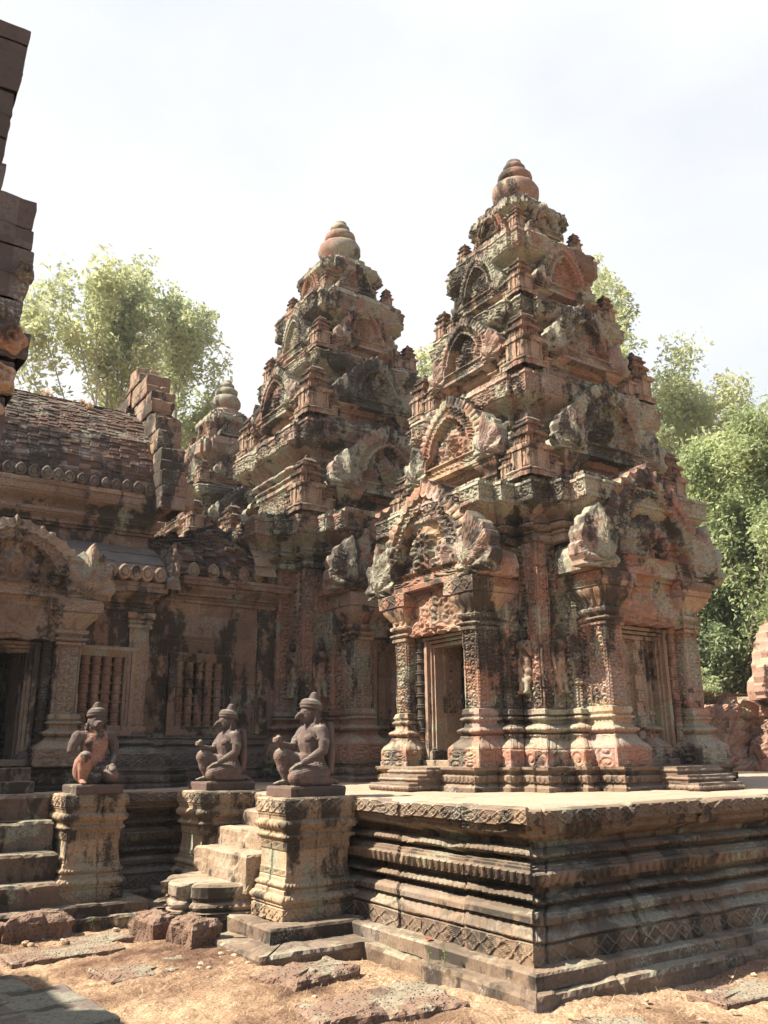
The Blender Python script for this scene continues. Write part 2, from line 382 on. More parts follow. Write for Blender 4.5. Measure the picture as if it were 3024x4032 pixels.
M['leaf_pale'] = simple('pale_leaves', (.35, .40, .22), (.54, .56, .32), .5, .55, 0, .5)
M['leaf_bright'] = simple('bright_leaves', (.24, .31, .15), (.43, .48, .24), .6, .55, 0, .45)
M['leaf_deep'] = simple('deep_leaves', (.18, .24, .12), (.28, .33, .18), .6, .55, 0, .4)
M['bark_dark'] = simple('dark_bark', (.07, .055, .042), (.13, .105, .08), 3)
M['bark'] = simple('pale_bark', (.20, .18, .16), (.34, .31, .28), 3)
M['straw'] = simple('dry_grass', (.5, .36, .22), (.64, .48, .31), 2, .8, 0, .3)
M['leaf_litter'] = simple('dead_leaf', (.42, .28, .16), (.55, .42, .27), 5, .7, 0)
M['leaf_red'] = simple('red_dead_leaf', (.28, .06, .03), (.35, .1, .05), 9, .6, 0)
M['rock'] = simple('pale_rock', (.34, .24, .16), (.5, .38, .27), 7)
M['sprout'] = simple('green_sprout', (.16, .26, .06), (.26, .36, .12), 6, .6, 0, .4)

# ------------------------------------------------------------------ skin-like bodies: overlapping tapered capsules fused by a voxel remesh
def sphere_mb(mb, c, r_, n=16):
    r_ = np.broadcast_to(np.array(r_, float), 3); th = np.linspace(0, np.pi, n // 2 + 1)[1:-1]; ph = np.arange(n) / n * 2 * np.pi
    P = np.stack([np.outer(np.sin(th), np.cos(ph)), np.outer(np.sin(th), np.sin(ph)), np.outer(np.cos(th), np.ones(n))], -1)
    K = len(th); V = np.vstack([P.reshape(-1, 3), [[0, 0, 1], [0, 0, -1]]]) * r_ + np.array(c)
    idx = np.arange(K * n).reshape(K, n); a = idx[:-1]; b2 = idx[1:]
    Q = np.stack([a, b2, np.roll(b2, -1, 1), np.roll(a, -1, 1)], -1).reshape(-1, 4); m = K * n
    T = np.vstack([np.stack([np.full(n, m), idx[0], np.roll(idx[0], -1)], 1), np.stack([np.full(n, m + 1), np.roll(idx[-1], -1), idx[-1]], 1)])
    mb.add(V, Q, T)
def capsule(mb, p0, p1, r0, r1, n=14, flat=1.):
    p0, p1 = np.array(p0, float), np.array(p1, float); d = p1 - p0; L = np.linalg.norm(d); d /= L
    a = np.cross(d, (0, 0, 1.)) if abs(d[2]) < .95 else np.cross(d, (0, 1., 0)); a /= np.linalg.norm(a); b_ = np.cross(d, a)
    st = []
    for k in range(1, 5): q = k / 4 * np.pi / 2; st.append((-r0 * math.cos(q), r0 * math.sin(q)))
    for k in range(0, 4): q = k / 4 * np.pi / 2; st.append((L + r1 * math.sin(q), r1 * math.cos(q)))
    ph = np.arange(n) / n * 2 * np.pi; P = np.array([p0 + d * x + rr * (np.cos(ph)[:, None] * a + flat * np.sin(ph)[:, None] * b_) for x, rr in st])
    K = len(st); V = np.vstack([P.reshape(-1, 3), p0 - d * r0, p1 + d * r1]); idx = np.arange(K * n).reshape(K, n); q = idx[:-1]; w2 = idx[1:]; m = K * n
    mb.add(V, np.stack([q, np.roll(q, -1, 1), np.roll(w2, -1, 1), w2], -1).reshape(-1, 4),
           np.vstack([np.stack([np.roll(idx[0], -1), idx[0], np.full(n, m)], 1), np.stack([idx[-1], np.roll(idx[-1], -1), np.full(n, m + 1)], 1)]))
def chain(mb, pts, rad, flat=1.):
    for i in range(len(pts) - 1): capsule(mb, pts[i], pts[i + 1], rad[i], rad[i + 1], flat=flat)
def fused(name, mb, mat, vox=.008, smooth=2, disp=.0, scales=0):
    V, Q, T = mb.arrays(); me = mesh(name, V, Q, T, mat); o = bpy.data.objects.new(name, me); COL.objects.link(o)
    m = o.modifiers.new('r', 'REMESH'); m.mode = 'VOXEL'; m.voxel_size = vox; m.use_smooth_shade = True
    if smooth: m = o.modifiers.new('s', 'SMOOTH'); m.iterations = smooth; m.factor = .5
    dg = bpy.context.evaluated_depsgraph_get(); me2 = bpy.data.meshes.new_from_object(o.evaluated_get(dg)); me2.name = name
    bpy.data.objects.remove(o); bpy.data.meshes.remove(me)
    if disp:
        c = np.zeros(len(me2.vertices) * 3, np.float32); me2.vertices.foreach_get('co', c); nn = np.zeros_like(c); me2.vertices.foreach_get('normal', nn)
        P = c.reshape(-1, 3); P = P + nn.reshape(-1, 3) * (disp * fbm(P, 25, 3) + scales * (P[:, 2] < .3) * (np.abs(np.sin(P[:, 2] * 170 + 40 * P[:, 0])) * np.abs(np.sin(P[:, 0] * 120 + P[:, 1] * 120)) - .3))[:, None]; me2.vertices.foreach_set('co', P.astype(np.float32).ravel()); me2.update()
    me2.materials.clear(); me2.materials.append(mat); return me2
def put(name, me, parent, loc=(0, 0, 0), rz=0, scale=None, label=None):
    o = bpy.data.objects.new(name, me); COL.objects.link(o)
    if parent is not None: o.parent = parent
    o.location = loc; o.rotation_euler = (0, 0, rz)
    if scale is not None: o.scale = (scale,) * 3 if np.isscalar(scale) else scale
    if label: o['label'] = label
    return o

# ------------------------------------------------------------------ the terrace
TZ = 1.2
TP = [(4.4, 4.73), (8.4, 4.73), (15, 4.73), (15, 21.4), (4.4, 21.4), (4.4, 16.2), (-4, 16.2), (-4, 9.95), (1.4, 9.95), (4.4, 9.95)]
TD = [.0085, .12, .5, .5, .4, .5, .5, .3, .015, .008]
def terrace_prof():
    p = Prof(0, .17, .009)
    p.to(0, .312, diam(.17, .008)).to(-.03, .316, n=1).to(-.03, .332, bead(.022, .008)).to(-.005, .335, n=1)
    p.cyma(-.105, .412, petal(.085, .012, True)).to(-.10, .428, teeth(.03, .01)).to(-.055, .432, n=1).to(-.06, .47, n=2).cyma(-.10, .50)
    p.to(-.25, .512, n=1).to(-.24, .545, n=2).to(-.18, .547, n=1).tor(.602, .075, bead(.062, .03), 8).to(-.25, .608, n=1).to(-.24, .668, n=2)
    p.to(-.10, .674, n=1).to(-.075, .762, petal(.085, .03), 9).to(-.12, .766, n=1).to(-.12, .785, n=1).to(-.15, .787, n=1).to(-.15, .80, n=1)
    p.to(-.28, .806, n=1).to(-.28, .832, n=1).to(-.22, .834, n=1).tor(.90, .075, bead(.058, .03), 8).to(-.29, .906, n=1).to(-.28, .938, n=2)
    p.cyma(-.07, 1.035, petal(.1, .014)).to(-.075, 1.05, n=1).to(-.06, 1.07, teeth(.03, .012)).to(-.06, 1.088, n=1).to(0, 1.092, n=1)
    return p.to(.004, 1.19, diam(.155, .012), 9).to(-.02, 1.2, n=1).to(-.12, 1.203, n=2).to(-.3, 1.185, n=3)
terr = thing('stone_terrace', (4.4, 4.73, 0), 'broad T shaped carved stone terrace with banded mouldings carrying the towers', 'terrace')
mb = MB(); loft(mb, TP, terrace_prof(), TD, cap=False, erode=.005, joints=(9., .92, .024), seed=3, chunk=.045); obj('moulded_base', mb, M['terrace'], terr)
mb = MB(); loft(mb, TP, Prof(.27, -.15).to(.265, .06).to(.25, .088).to(-.2, .094), [.03, .12] + TD[2:8] + [.04, .03], cap=False, erode=.014, joints=(9., 1.25, .022), seed=5, chunk=.05); obj('footing_step', mb, M['terrace'], terr)
mb = MB(); loft(mb, TP, Prof(.14, .07).to(.135, .165).to(.12, .18).to(-.2, .184), [.03, .12] + TD[2:8] + [.04, .03], cap=False, erode=.01, joints=(9., 1.4, .018), seed=8, chunk=.035); obj('footing_step', mb, M['terrace'], terr)
def paving(mb, x0, x1, y0, y1, g, z, seed):
    X, Y = np.meshgrid(np.arange(x0, x1 + g / 2, g), np.arange(y0, y1 + g / 2, g)); P = np.stack([X, Y, 0 * X + z], -1)
    P[..., 2] -= .03 * (1 - sstep(0, .14, np.minimum(np.minimum(X - x0, x1 - X), np.minimum(Y - y0, y1 - Y))))
    P[..., 2] += .007 * fbm(P, .9, seed) + .003 * fbm(P, 6, seed + 2)
    row = np.floor(Y / .8); fx = np.abs(X / 1.1 + row * .37 - np.round(X / 1.1 + row * .37)) * 1.1; fy = np.abs(Y / .8 - np.round(Y / .8)) * .8
    P[..., 2] += (_h(row, np.floor(X / 1.1 + row * .37 + .5), 0 * row, seed) - .5) * .008 - .006 * ((fx < g * .5) | (fy < g * .5))
    n, m = X.shape; i = np.arange(n * m).reshape(n, m)
    mb.add(P.reshape(-1, 3), np.stack([i[:-1, :-1], i[:-1, 1:], i[1:, 1:], i[1:, :-1]], -1).reshape(-1, 4))
mb = MB(); paving(mb, 4.46, 14.9, 4.79, 21.3, .05, 1.206, 4); paving(mb, -3.9, 4.7, 10.01, 16.1, .06, 1.204, 6); obj('paving', mb, M['floor'], terr)

# ------------------------------------------------------------------ carved doorways with pediments
def ped_outline(hw, h, nl=10, amp=.045):
    half = np.array([(0, 1.04), (.2, .97), (.4, .88), (.58, .75), (.72, .6), (.81, .44), (.85, .3), (.9, .24), (.98, .2), (1.02, .1), (1.0, .0)])
    s = np.concatenate([[0], np.cumsum(np.hypot(*np.diff(half, axis=0).T))]); q = np.linspace(0, s[-1], 90)
    x, y = np.interp(q, s, half[:, 0]), np.interp(q, s, half[:, 1])
    dx, dy = np.gradient(x), np.gradient(y); l = np.hypot(dx, dy); nx, ny = -dy / l, dx / l
    fl = np.abs(np.sin(np.pi * nl * q / s[-1])) ** .7 * amp * (q < s[-1] * .8); sg = -1
    x, y = x + sg * nx * fl, y + sg * ny * fl
    R_ = np.stack([x * hw, y * h], 1); Lh = R_[1:][::-1] * (-1, 1)
    bot = np.stack([np.linspace(-hw, hw, 40)[1:-1], np.zeros(38)], 1)
    return np.vstack([bot, R_[::-1], Lh[::-1]])      # counter-clockwise seen from outside
def ped_h(hw, h, seed, deep=.10):
    def hf(u, v, r, s):
        ty = -deep * min(1, hw) + .055 * hw * carve(u / (.16 * hw), v / (.16 * hw) + seed, seed) + .03 * hw * fbm(np.stack([u, v, 0 * u + seed], -1), 6 / hw, seed)
        fig = .12 * hw * np.exp(-((u / hw) ** 2) / .012 - ((v / h - .42) ** 2) / .03) + .09 * hw * np.exp(-((np.abs(u) / hw - .26) ** 2) / .006 - ((v / h - .3) ** 2) / .02)
        roll = lambda r0, r1, am: am * np.sqrt(np.clip(1 - ((r - (r0 + r1) / 2) * 2 / (r1 - r0)) ** 2, 0, 1))
        lf = np.abs(np.sin(s * np.pi / (.12 * hw))); fl = .035 * lf ** .6 + .02 - .12 * np.clip(r - .86, 0, 1)
        H = np.where(r < .56, ty + fig, np.where(r < .62, roll(.56, .62, .07), np.where(r < .78, .02 + .022 * np.cos(s * 2 * np.pi / (.1 * hw)) * np.cos((r - .7) * 40), np.where(r < .83, .02 + roll(.78, .83, .045), fl))))
        return np.where(v < .09 * h, .03 + .012 * np.sign(np.sin(u * 120)) * (v > .05 * h), H)
    return hf
def naga_plate(mb, fr, c, side, s, d0, seed):      # a fan of cobra hoods standing on the capital
    hf_ = np.array([(0, 1.08), (.09, .95), (.13, .82), (.2, .9), (.29, .82), (.31, .66), (.4, .68), (.47, .55), (.43, .4), (.5, .34), (.5, .18), (.42, .08), (.44, 0)])
    o = np.vstack([hf_[::-1], hf_[1:] * (-1, 1)]) * (1.05 * s, 1.15 * s) + (c[0] + side * .06 * s, c[1]); out = resample(o, 140); b0 = np.array([c[0], c[1] + .1 * s])
    def hf(u, v, r, s_):
        an = np.arctan2(v - b0[1], u - b0[0]); return .13 * s * (1 - r ** 2) + .05 * s * np.cos((an - np.pi / 2) * 8.6) * sstep(.2, .6, r) + .05 * s * np.exp(-((u - c[0]) / (.09 * s)) ** 2) + .02 * s * carve(u / (.08 * s), v / (.08 * s), seed)
    plate(mb, fr, out, hf, d0, .3 * s, 14, (c[0], c[1] + .4 * s), .008, seed)
def pediment(parent, fr, z, hw, h, d0, thick, seed, mat, nr=34, naga=True):
    out = ped_outline(hw, h); out = out + (0, z); mb = MB(); hf = ped_h(hw, h, seed)
    plate(mb, fr, out, lambda u, v, r, s: hf(u, v - z, r, s), d0, thick, nr, (0, z + .36 * h), .007, seed)
    p = obj('pediment', mb, mat, parent)
    if naga:
        for sd_ in (-1, 1):
            mb = MB(); naga_plate(mb, fr, (sd_ * hw * .84, z + .01), sd_, hw * .54, d0 + .04, seed + sd_ + 4); obj('naga_head', mb, M['tower_up'] if 'tower' in parent.name else mat, p)
    return p
def pil_prof(z0, k, s, dr=.016):
    z = lambda q: z0 + q * k
    p = Prof(.15 * s, z(-.02), dr).to(.15 * s, z(.17), strip(.10 * s, .016, .014)).cyma(.06 * s, z(.31), petal(.09 * s, .012, True)).to(.03 * s, z(.33)).tor(z(.41), .055 * s, petal(.05 * s, .014)).to(.02 * s, z(.43), n=1)
    p.to(.02 * s, z(.47), n=1).tor(z(.52), .035 * s, bead(.04 * s, .012)).to(.04 * s, z(.55), n=1).to(.03 * s, z(.60), n=1).to(0, z(.61), n=1).to(0, z(1.45), strip(.085 * s, .022, .022))
    p.to(.03 * s, z(1.46), n=1).to(.03 * s, z(1.49), n=1).to(.0, z(1.5), n=1).tor(z(1.56), .05 * s, bead(.05 * s, .014)).to(.0, z(1.58), n=1).to(.045 * s, z(1.6), n=1).to(.05 * s, z(1.64), teeth(.03 * s, .01)).to(.02 * s, z(1.65), n=1)
    p.cyma(.12 * s, z(1.86), petal(.09 * s, .024)).to(.15 * s, z(1.87), n=1).to(.16 * s, z(2.02), diam(.1 * s, .01)).to(.13 * s, z(2.04), n=1); return p
def col_prof(H, r_):
    out = []; z = 0; i = 0
    def ring(z, h, a): return [(r_ * .92, z), (r_ * (1 + a), z + h * .25), (r_ * (1 + a), z + h * .75), (r_ * .92, z + h)]
    out += [(r_ * 1.35, 0), (r_ * 1.35, H * .06)]
    zs = [.08, .16, .24, .34, .43, .52, .61, .70, .79, .87, .93]
    for q in zs:
        big = .32 if q in (.24, .43, .52, .61, .79) else .22
        out += ring(q * H, .016 * H, big) + ring((q + .02) * H, .012 * H, big * .6)
    out += [(r_ * 1.1, H * .965), (r_ * 1.25, H * .98), (r_ * 1.25, H)]; return out
def box(mb, x0, x1, y0, y1, z0, z1, ds=.06, er=.004, seed=0, fr=None, bev=.006, joints=None, chunk=0):
    pl = fr.rect(x0, x1, y0, y1) if fr is not None else rect(x0, x1, y0, y1)
    loft(mb, pl, Prof(0, z0).to(0, z1 - bev).to(-bev, z1, n=1), ds, True, er, seed=seed, joints=joints, chunk=chunk)
def portal(parent, fr, z0, s, k, kind, mat, mat2, seed, ped=True, ped_h_=1.3, pd=.45, lint_mat=None, sides=(-1, 1), phw=1.06):
    for q in sides:
        mb = MB(); loft(mb, fr.rect(*sorted((q * .54 * s, q * .77 * s)), -.03, .35 * s), pil_prof(z0, k, s, .011), .011, True, .005, (.55, 9., .007), seed + q, .012); obj('pilaster', mb, mat, parent)
        mb = MB(); c = fr.xy(q * .475 * s, .2 * s); lathe(mb, (c[0], c[1], z0 + .02), col_prof(1.48 * k, .05 * s), 14, erode=.02, seed=seed); obj('colonnette', mb, mat2, parent)
    mb = MB()
    for q in (-1, 1):
        a, b2 = sorted((q * .29 * s, q * .318 * s)); box(mb, a, b2, -.02, .12 * s, z0 + .06, z0 + 1.375 * k, fr=fr, seed=seed)
        a, b2 = sorted((q * .318 * s, q * .355 * s)); box(mb, a, b2, -.02, .15 * s, z0 + .06, z0 + 1.415 * k, fr=fr, seed=seed)
        a, b2 = sorted((q * .355 * s, q * .405 * s)); box(mb, a, b2, -.02, .195 * s, z0 + .06, z0 + 1.455 * k, fr=fr, seed=seed)
    box(mb, -.325 * s, .325 * s, -.021, .131 * s, z0 + 1.36 * k, z0 + 1.41 * k, fr=fr, seed=seed)
    box(mb, -.365 * s, .365 * s, -.021, .171 * s, z0 + 1.41 * k, z0 + 1.45 * k, fr=fr, seed=seed)
    box(mb, -.405 * s, .405 * s, -.021, .211 * s, z0 + 1.45 * k, z0 + 1.49 * k, fr=fr, seed=seed)
    box(mb, -.41 * s, .41 * s, -.021, .24 * s, z0 - .01, z0 + .062, fr=fr, seed=seed)
    obj('door_frame', mb, M['hall_frame'], parent)
    mb = MB(); out = resample([(-.62 * s, z0 + 1.49 * k), (.62 * s, z0 + 1.49 * k), (.62 * s, z0 + 2.0 * k), (-.62 * s, z0 + 2.0 * k)], 120)
    sc_ = lambda u: .03 * np.abs(np.sin(u * 13 / s))
    lo = out[:, 1] < z0 + 1.5 * k; out[lo, 1] += sc_(out[lo, 0])
    plate(mb, fr, out, lambda u, v, r, s_: np.where(v > z0 + 1.93 * k, .03, .035 * carve(u / (.15 * s), v / (.15 * s), seed) + .05 * np.exp(-(u / s) ** 2 / .02) * (r < .8)), .32 * s, .33 * s, 26, None, .008, seed)
    obj('lintel', mb, lint_mat or mat, parent)
    mb = MB(); box(mb, -.72 * s, .72 * s, -.02, .38 * s, z0 + 1.99 * k, z0 + 2.06 * k, fr=fr, seed=seed, ds=.04); obj('string_course', mb, mat, parent)
    if kind == 'false':
        mb = MB(); out = resample([(-.288 * s, z0 + .06), (.288 * s, z0 + .06), (.288 * s, z0 + 1.37 * k), (-.288 * s, z0 + 1.37 * k)], 160)
        def hf(u, v, r, s_):
            x = np.abs(u / s); H = np.where(x < .055, .05, np.where(x < .075, .015, np.where((x > .11) & (x < .2), .03 * (1 - np.abs(x - .155) / .045), 0)))
            H = np.where((x > .21) & (x < .23), .03, H); y = ((v - z0) / k - .1) % .29
            return H * s + np.where((x < .062) & (y < .12), .03 * s, 0) + np.where((x < .03) & (np.abs(y - .06) < .03), .012 * s, 0) + .006 * np.sin(v * 200) * ((x > .075) & (x < .1))
        plate(mb, fr, out, hf, .03 * s, .05, 44, None, .003, seed); obj('false_door', mb, M['hall_frame'], parent)
    if ped: pediment(parent, fr, z0 + 2.03 * k, phw * s, ped_h_ * k, pd * s, .5 * s, seed, mat)

# masters shared by many copies
mb = MB()
loft(mb, rect(-.15, .15, -.15, .15), Prof(.03, 0, .015).to(.03, .05).tor(.09, .02).to(.0, .1, n=1).to(0, .32, teeth(.06, .022)).to(.035, .33, n=1).to(.045, .37, bead(.03, .008)).to(.0, .38, n=1).to(-.02, .4, n=1)
     .to(-.02, .49, teeth(.05, .016)).to(.015, .5, n=1).to(.015, .535, bead(.03, .008)).to(-.04, .55, n=1).to(-.045, .61, teeth(.045, .012)).to(-.015, .62, n=1).to(-.02, .65, bead(.03, .008)).to(-.08, .66, n=1).tor(.72, .03).to(-.12, .75, n=2).to(-.145, .8, n=2), .014, True, .012, seed=5)
for k in range(4):
    f = Fr((0, 0), FACES[k]); box(mb, -.055, .055, .1, .185, .06, .33, fr=f, ds=.02, er=.006); box(mb, -.09, .09, .1, .2, .31, .37, fr=f, ds=.02, er=.008)
V_, Q_, T_ = mb.arrays(); ANTEFIX = mesh('corner_antefix', V_, Q_, T_, M['tower_plain'])
def devata_mesh():
    mb = MB(); q = [(0, 0, .02), (0, 0, .30), (0, 0, .36), (0, 0, .5), (0, 0, .57)]
    chain(mb, [(-.045, -.02, .04), (-.04, 0, .22), (-.035, 0, .37)], [.03, .04, .055]); chain(mb, [(.045, -.02, .04), (.04, 0, .22), (.035, 0, .37)], [.03, .04, .055])
    capsule(mb, (-.05, -.06, .02), (-.045, .01, .03), .018, .025); capsule(mb, (.05, -.06, .02), (.045, .01, .03), .018, .025)
    chain(mb, [(0, 0, .36), (0, 0, .44), (0, -.005, .53)], [.075, .055, .07]); capsule(mb, (-.07, 0, .56), (.07, 0, .56), .036, .036)
    capsule(mb, (0, 0, .56), (0, 0, .62), .025, .022); sphere_mb(mb, (0, -.005, .665), (.043, .045, .055)); sphere_mb(mb, (-.033, -.045, .53), .03); sphere_mb(mb, (.033, -.045, .53), .03)
    capsule(mb, (0, .0, .70), (0, .0, .77), .04, .012); sphere_mb(mb, (0, 0, .70), (.05, .05, .02)); sphere_mb(mb, (0, -.05, .66), (.008, .012, .016))
    for q in (-1, 1): sphere_mb(mb, (q * .045, 0, .65), (.01, .012, .03))
    chain(mb, [(-.10, 0, .555), (-.125, -.01, .42), (-.12, -.03, .30)], [.028, .023, .018]); sphere_mb(mb, (-.12, -.035, .27), (.016, .02, .03))
    chain(mb, [(.10, 0, .555), (.125, -.01, .43), (.09, -.05, .50)], [.028, .023, .018]); sphere_mb(mb, (.085, -.06, .53), (.016, .02, .03))
    mb2 = mb; capsule(mb2, (-.06, .0, .16), (.06, .0, .16), .045, .045); capsule(mb2, (-.055, 0, .25), (.055, 0, .25), .05, .05)
    return fused('devata_figure', mb, M['tower_plain'], .008, 2, .002)
DEV = devata_mesh()

# ------------------------------------------------------------------ temple towers
def tower(C, S, name, label, group, mat, mat2, seed, base_z=TZ, skip=(), ds=.02, detail=True, doors=('open', 'false', 'false', 'false')):
    Z = lambda z: base_z + (z - 1.2) * S
    T = thing(name, (C[0], C[1], base_z), label, 'tower', group)
    dr = ds * .8
    nv = [f for i, f in enumerate(FACES)]
    # lower platform with a stepped plan
    mb = MB(); pl = cross(C, 1.5 * S, [(1.12 * S, .16 * S), (.93 * S, .48 * S)])
    loft(mb, pl, Prof(.02, Z(1.19), dr).to(.02, Z(1.245)).cyma(-.03, Z(1.27)).to(-.035, Z(1.29)).to(-.01, Z(1.295), n=1).to(-.01, Z(1.36), petal(.07, .016)).to(-.05, Z(1.365), n=1).to(-.05, Z(1.39), n=1).cyma(.0, Z(1.42)).to(.0, Z(1.445), n=1).to(-.6 * S, Z(1.452), n=4), ds, True, .006, (9., .9, .01), seed, .025)
    obj('lower_plinth', mb, M['terrace'], T)
    # moulded base and walls, the open side with a deep doorway slot
    open_f = [FACES[i] for i, q in enumerate(doors) if q == 'open']
    segs = {f: ([(.87 * S, .2 * S), (.285 * S, -1.1 * S)] if f in open_f else [(.87 * S, .2 * S)]) for f in FACES}
    pl = cross(C, 1.2 * S, segs)
    p = Prof(.19 * S, Z(1.44), dr).to(.19 * S, Z(1.615), strip(.10 * S, .016, .014)).to(.17 * S, Z(1.625), n=1).cyma(.06 * S, Z(1.755), petal(.1 * S, .015, True)).to(.07 * S, Z(1.775), teeth(.03, .01)).to(.02 * S, Z(1.79), n=1)
    p.tor(Z(1.88), .09 * S, petal(.075 * S, .02)).to(.0, Z(1.89), n=1).to(0, Z(1.92), n=1).tor(Z(1.97), .055 * S, bead(.05, .014)).to(.05 * S, Z(1.985), n=1).to(.05 * S, Z(2.03), n=1).to(0, Z(2.05), n=1)
    plb = cross(C, 1.2 * S, {f: ([(.87 * S, .2 * S), (.475 * S, -1.1 * S)] if f in open_f else [(.87 * S, .2 * S)]) for f in FACES})
    mb = MB(); loft(mb, plb, p, ds, False, .006, (.5, .8, .008), seed + 1, .02); obj('base_moulding', mb, mat, T)
    mb = MB(); loft(mb, pl, Prof(0, Z(2.045), dr).to(0, Z(3.87), strip(.1 * S, .04, .03, seed)), ds, False, .006, (.36, .75, .014), seed + 2, .03); obj('wall', mb, mat, T)
    for sx in (-1, 1):
        for sy in (-1, 1):
            x0, x1 = sorted((C[0] + sx * 1.075 * S, C[0] + sx * 1.225 * S)); y0, y1 = sorted((C[1] + sy * 1.075 * S, C[1] + sy * 1.225 * S))
            mb = MB(); loft(mb, rect(x0, x1, y0, y1), Prof(0, Z(2.05), .011).to(0, Z(3.86), strip(.1 * S, .022, .018, seed)), .011, False, .005, (.45, 9., .012), seed + sx + 2 * sy, .02); obj('corner_pier', mb, mat2, T)
    segs2 = [(1.0 * S, .16 * S), (.8 * S, .42 * S)]
    pc = cross(C, 1.2 * S, [(.93 * S, .2 * S), (.8 * S, .42 * S)])
    p = Prof(.0, Z(3.86), dr).to(.06 * S, Z(3.88), n=1).to(.06 * S, Z(3.95), n=2).to(.02 * S, Z(3.955), n=1).tor(Z(4.0), .05 * S, bead(.04, .012)).to(.05 * S, Z(4.01), n=1).tor(Z(4.09), .07 * S, petal(.07, .014)).to(.07 * S, Z(4.1), n=1).to(.07 * S, Z(4.13), n=1)
    p.cyma(.22 * S, Z(4.28), petal(.1 * S, .016)).to(.25 * S, Z(4.285), n=1).to(.25 * S, Z(4.33), teeth(.035, .01)).to(.24 * S, Z(4.34), n=1).to(.25 * S, Z(4.47), fol(.09, .028, seed)).to(.27 * S, Z(4.475), n=1).to(.26 * S, Z(4.51), n=1).to(.12 * S, Z(4.53), n=2).to(.10 * S, Z(4.62), bead(.06, .012), 4).to(-.3 * S, Z(4.68), n=4)
    mb = MB(); loft(mb, pc, p, ds, True, .008, (.3, .55, .016), seed + 3, .04); obj('cornice', mb, M['tower_up'], T)
    # upper storeys
    lev = [(4.5, 5.72, 6.1, .93, 1.22, 1.26), (6.1, 7.05, 7.3, .72, .97, 1.0), (7.28, 8.08, 8.5, .53, .77, .76), (8.48, 9.0, 9.34, .36, .52, .5)]
    for li, (z0, zc, z1, ww, wc, wp) in enumerate(lev):
        H = zc - z0; pr = wp - ww; o = wc - ww
        pl = cross((C[0], C[1]), ww * S, [(.74 * ww * S, .07 * S)])
        q = lambda x: Z(z0 + H * x)
        p = Prof(.08 * S, q(0), dr).to(.08 * S, q(.08)).tor(q(.16), .03 * S, petal(.06, .012)).to(.02 * S, q(.18), n=1).to(.02 * S, q(.2), n=1).to(0, q(.22), n=1).to(0, q(.6), strip(.08, .024, .02, seed + li)).to(.04 * S, q(.62), n=1).to(.04 * S, q(.66), n=1)
        p.to(.015 * S, q(.67), n=1).tor(q(.74), .05 * S, bead(.045, .014)).to(.05 * S, q(.76), n=1).tor(q(.84), .05 * S, petal(.06, .012)).to(.06 * S, q(.86), n=1).cyma((o - .02) * S, q(1)).to(o * S, Z(zc + .01), n=1)
        if li < 3: p.to(o * S, Z(zc + (z1 - zc) * .55), fol(.075, .026, seed + li)).to((o + .02) * S, Z(zc + (z1 - zc) * .6), n=1).to(o * S, Z(zc + (z1 - zc) * .72), n=1).to((o - .09) * S, Z(zc + (z1 - zc) * .76), n=2).to((o - .1) * S, Z(z1), bead(.05, .012), 4).to(-.2 * S, Z(z1 + .03), n=4)
        else: p.to((o - .02) * S, Z(9.1), teeth(.05, .02)).to((o - .02) * S, Z(9.13), n=1).to((o - .10) * S, Z(9.15), n=2).to((o - .1) * S, Z(9.22), teeth(.05, .02)).to((o - .18) * S, Z(9.25), n=2).to((o - .19) * S, Z(9.34), teeth(.05, .02)).to(-.3 * S, Z(9.38), n=3)
        mb = MB(); loft(mb, pl, p, ds, True, .009, (.27, .42, .016), seed + 10 + li, .045); obj('storey', mb, M['tower_up'], T)
        for fi, fn in enumerate(FACES):
            if (li == 0 and fi in skip): continue
            f = Fr(np.array(C) + np.array(fn) * ww * S, fn)
            hw = [.84, .66, .50, .34][li] * S; zp = Z([5.0, 6.40, 7.53, 8.66][li]); hp = [1.04, .86, .84, .52][li] * S; d = ([1.40, 1.12, .82, .54][li] - ww) * S
            mb = MB(); hh = zp - Z(z0); loft(mb, f.rect(-.62 * hw, .62 * hw, -.05, d - .16 * S), Prof(.04 * S, Z(z0) - .01, dr).to(.04 * S, Z(z0) + .2 * hh).to(0, Z(z0) + .24 * hh).to(0, zp - .12 * S, strip(.08, .02, .015)).to(.05 * S, zp - .1 * S, n=1).to(.05 * S, zp, fol(.07, .02, li)).to(.0, zp + .45 * hp), ds, True, .008, seed=seed + fi); obj('false_door', mb, mat2, T)
            for sd_ in (-1, 1):
                if li == 3: continue
                mb = MB(); q0, q1 = sorted((sd_ * .64 * hw, sd_ * .90 * hw))
                loft(mb, f.rect(q0, q1, 0, d - .08 * S), Prof(.05 * S, Z(z0) - .01, dr).to(.05 * S, Z(z0) + .14 * hh).to(.0, Z(z0) + .2 * hh).to(0, Z(z0) + .5 * hh, strip(.07, .014, .015)).to(.03 * S, Z(z0) + .55 * hh, n=1).to(.03 * S, Z(z0) + .6 * hh, n=1).to(.01 * S, Z(z0) + .61 * hh, n=1).cyma(.09 * S, Z(z0) + .88 * hh).to(.10 * S, Z(z0) + .89 * hh, n=1).to(.1 * S, zp), ds, True, .006, seed=seed + fi)
                obj('pilaster', mb, mat2, T)
            pediment(T, f, zp - .02, hw, hp, d, .4 * S, seed + li * 5 + fi, M['tower_up'] if (li + fi) % 3 else mat, 28, li < 3)
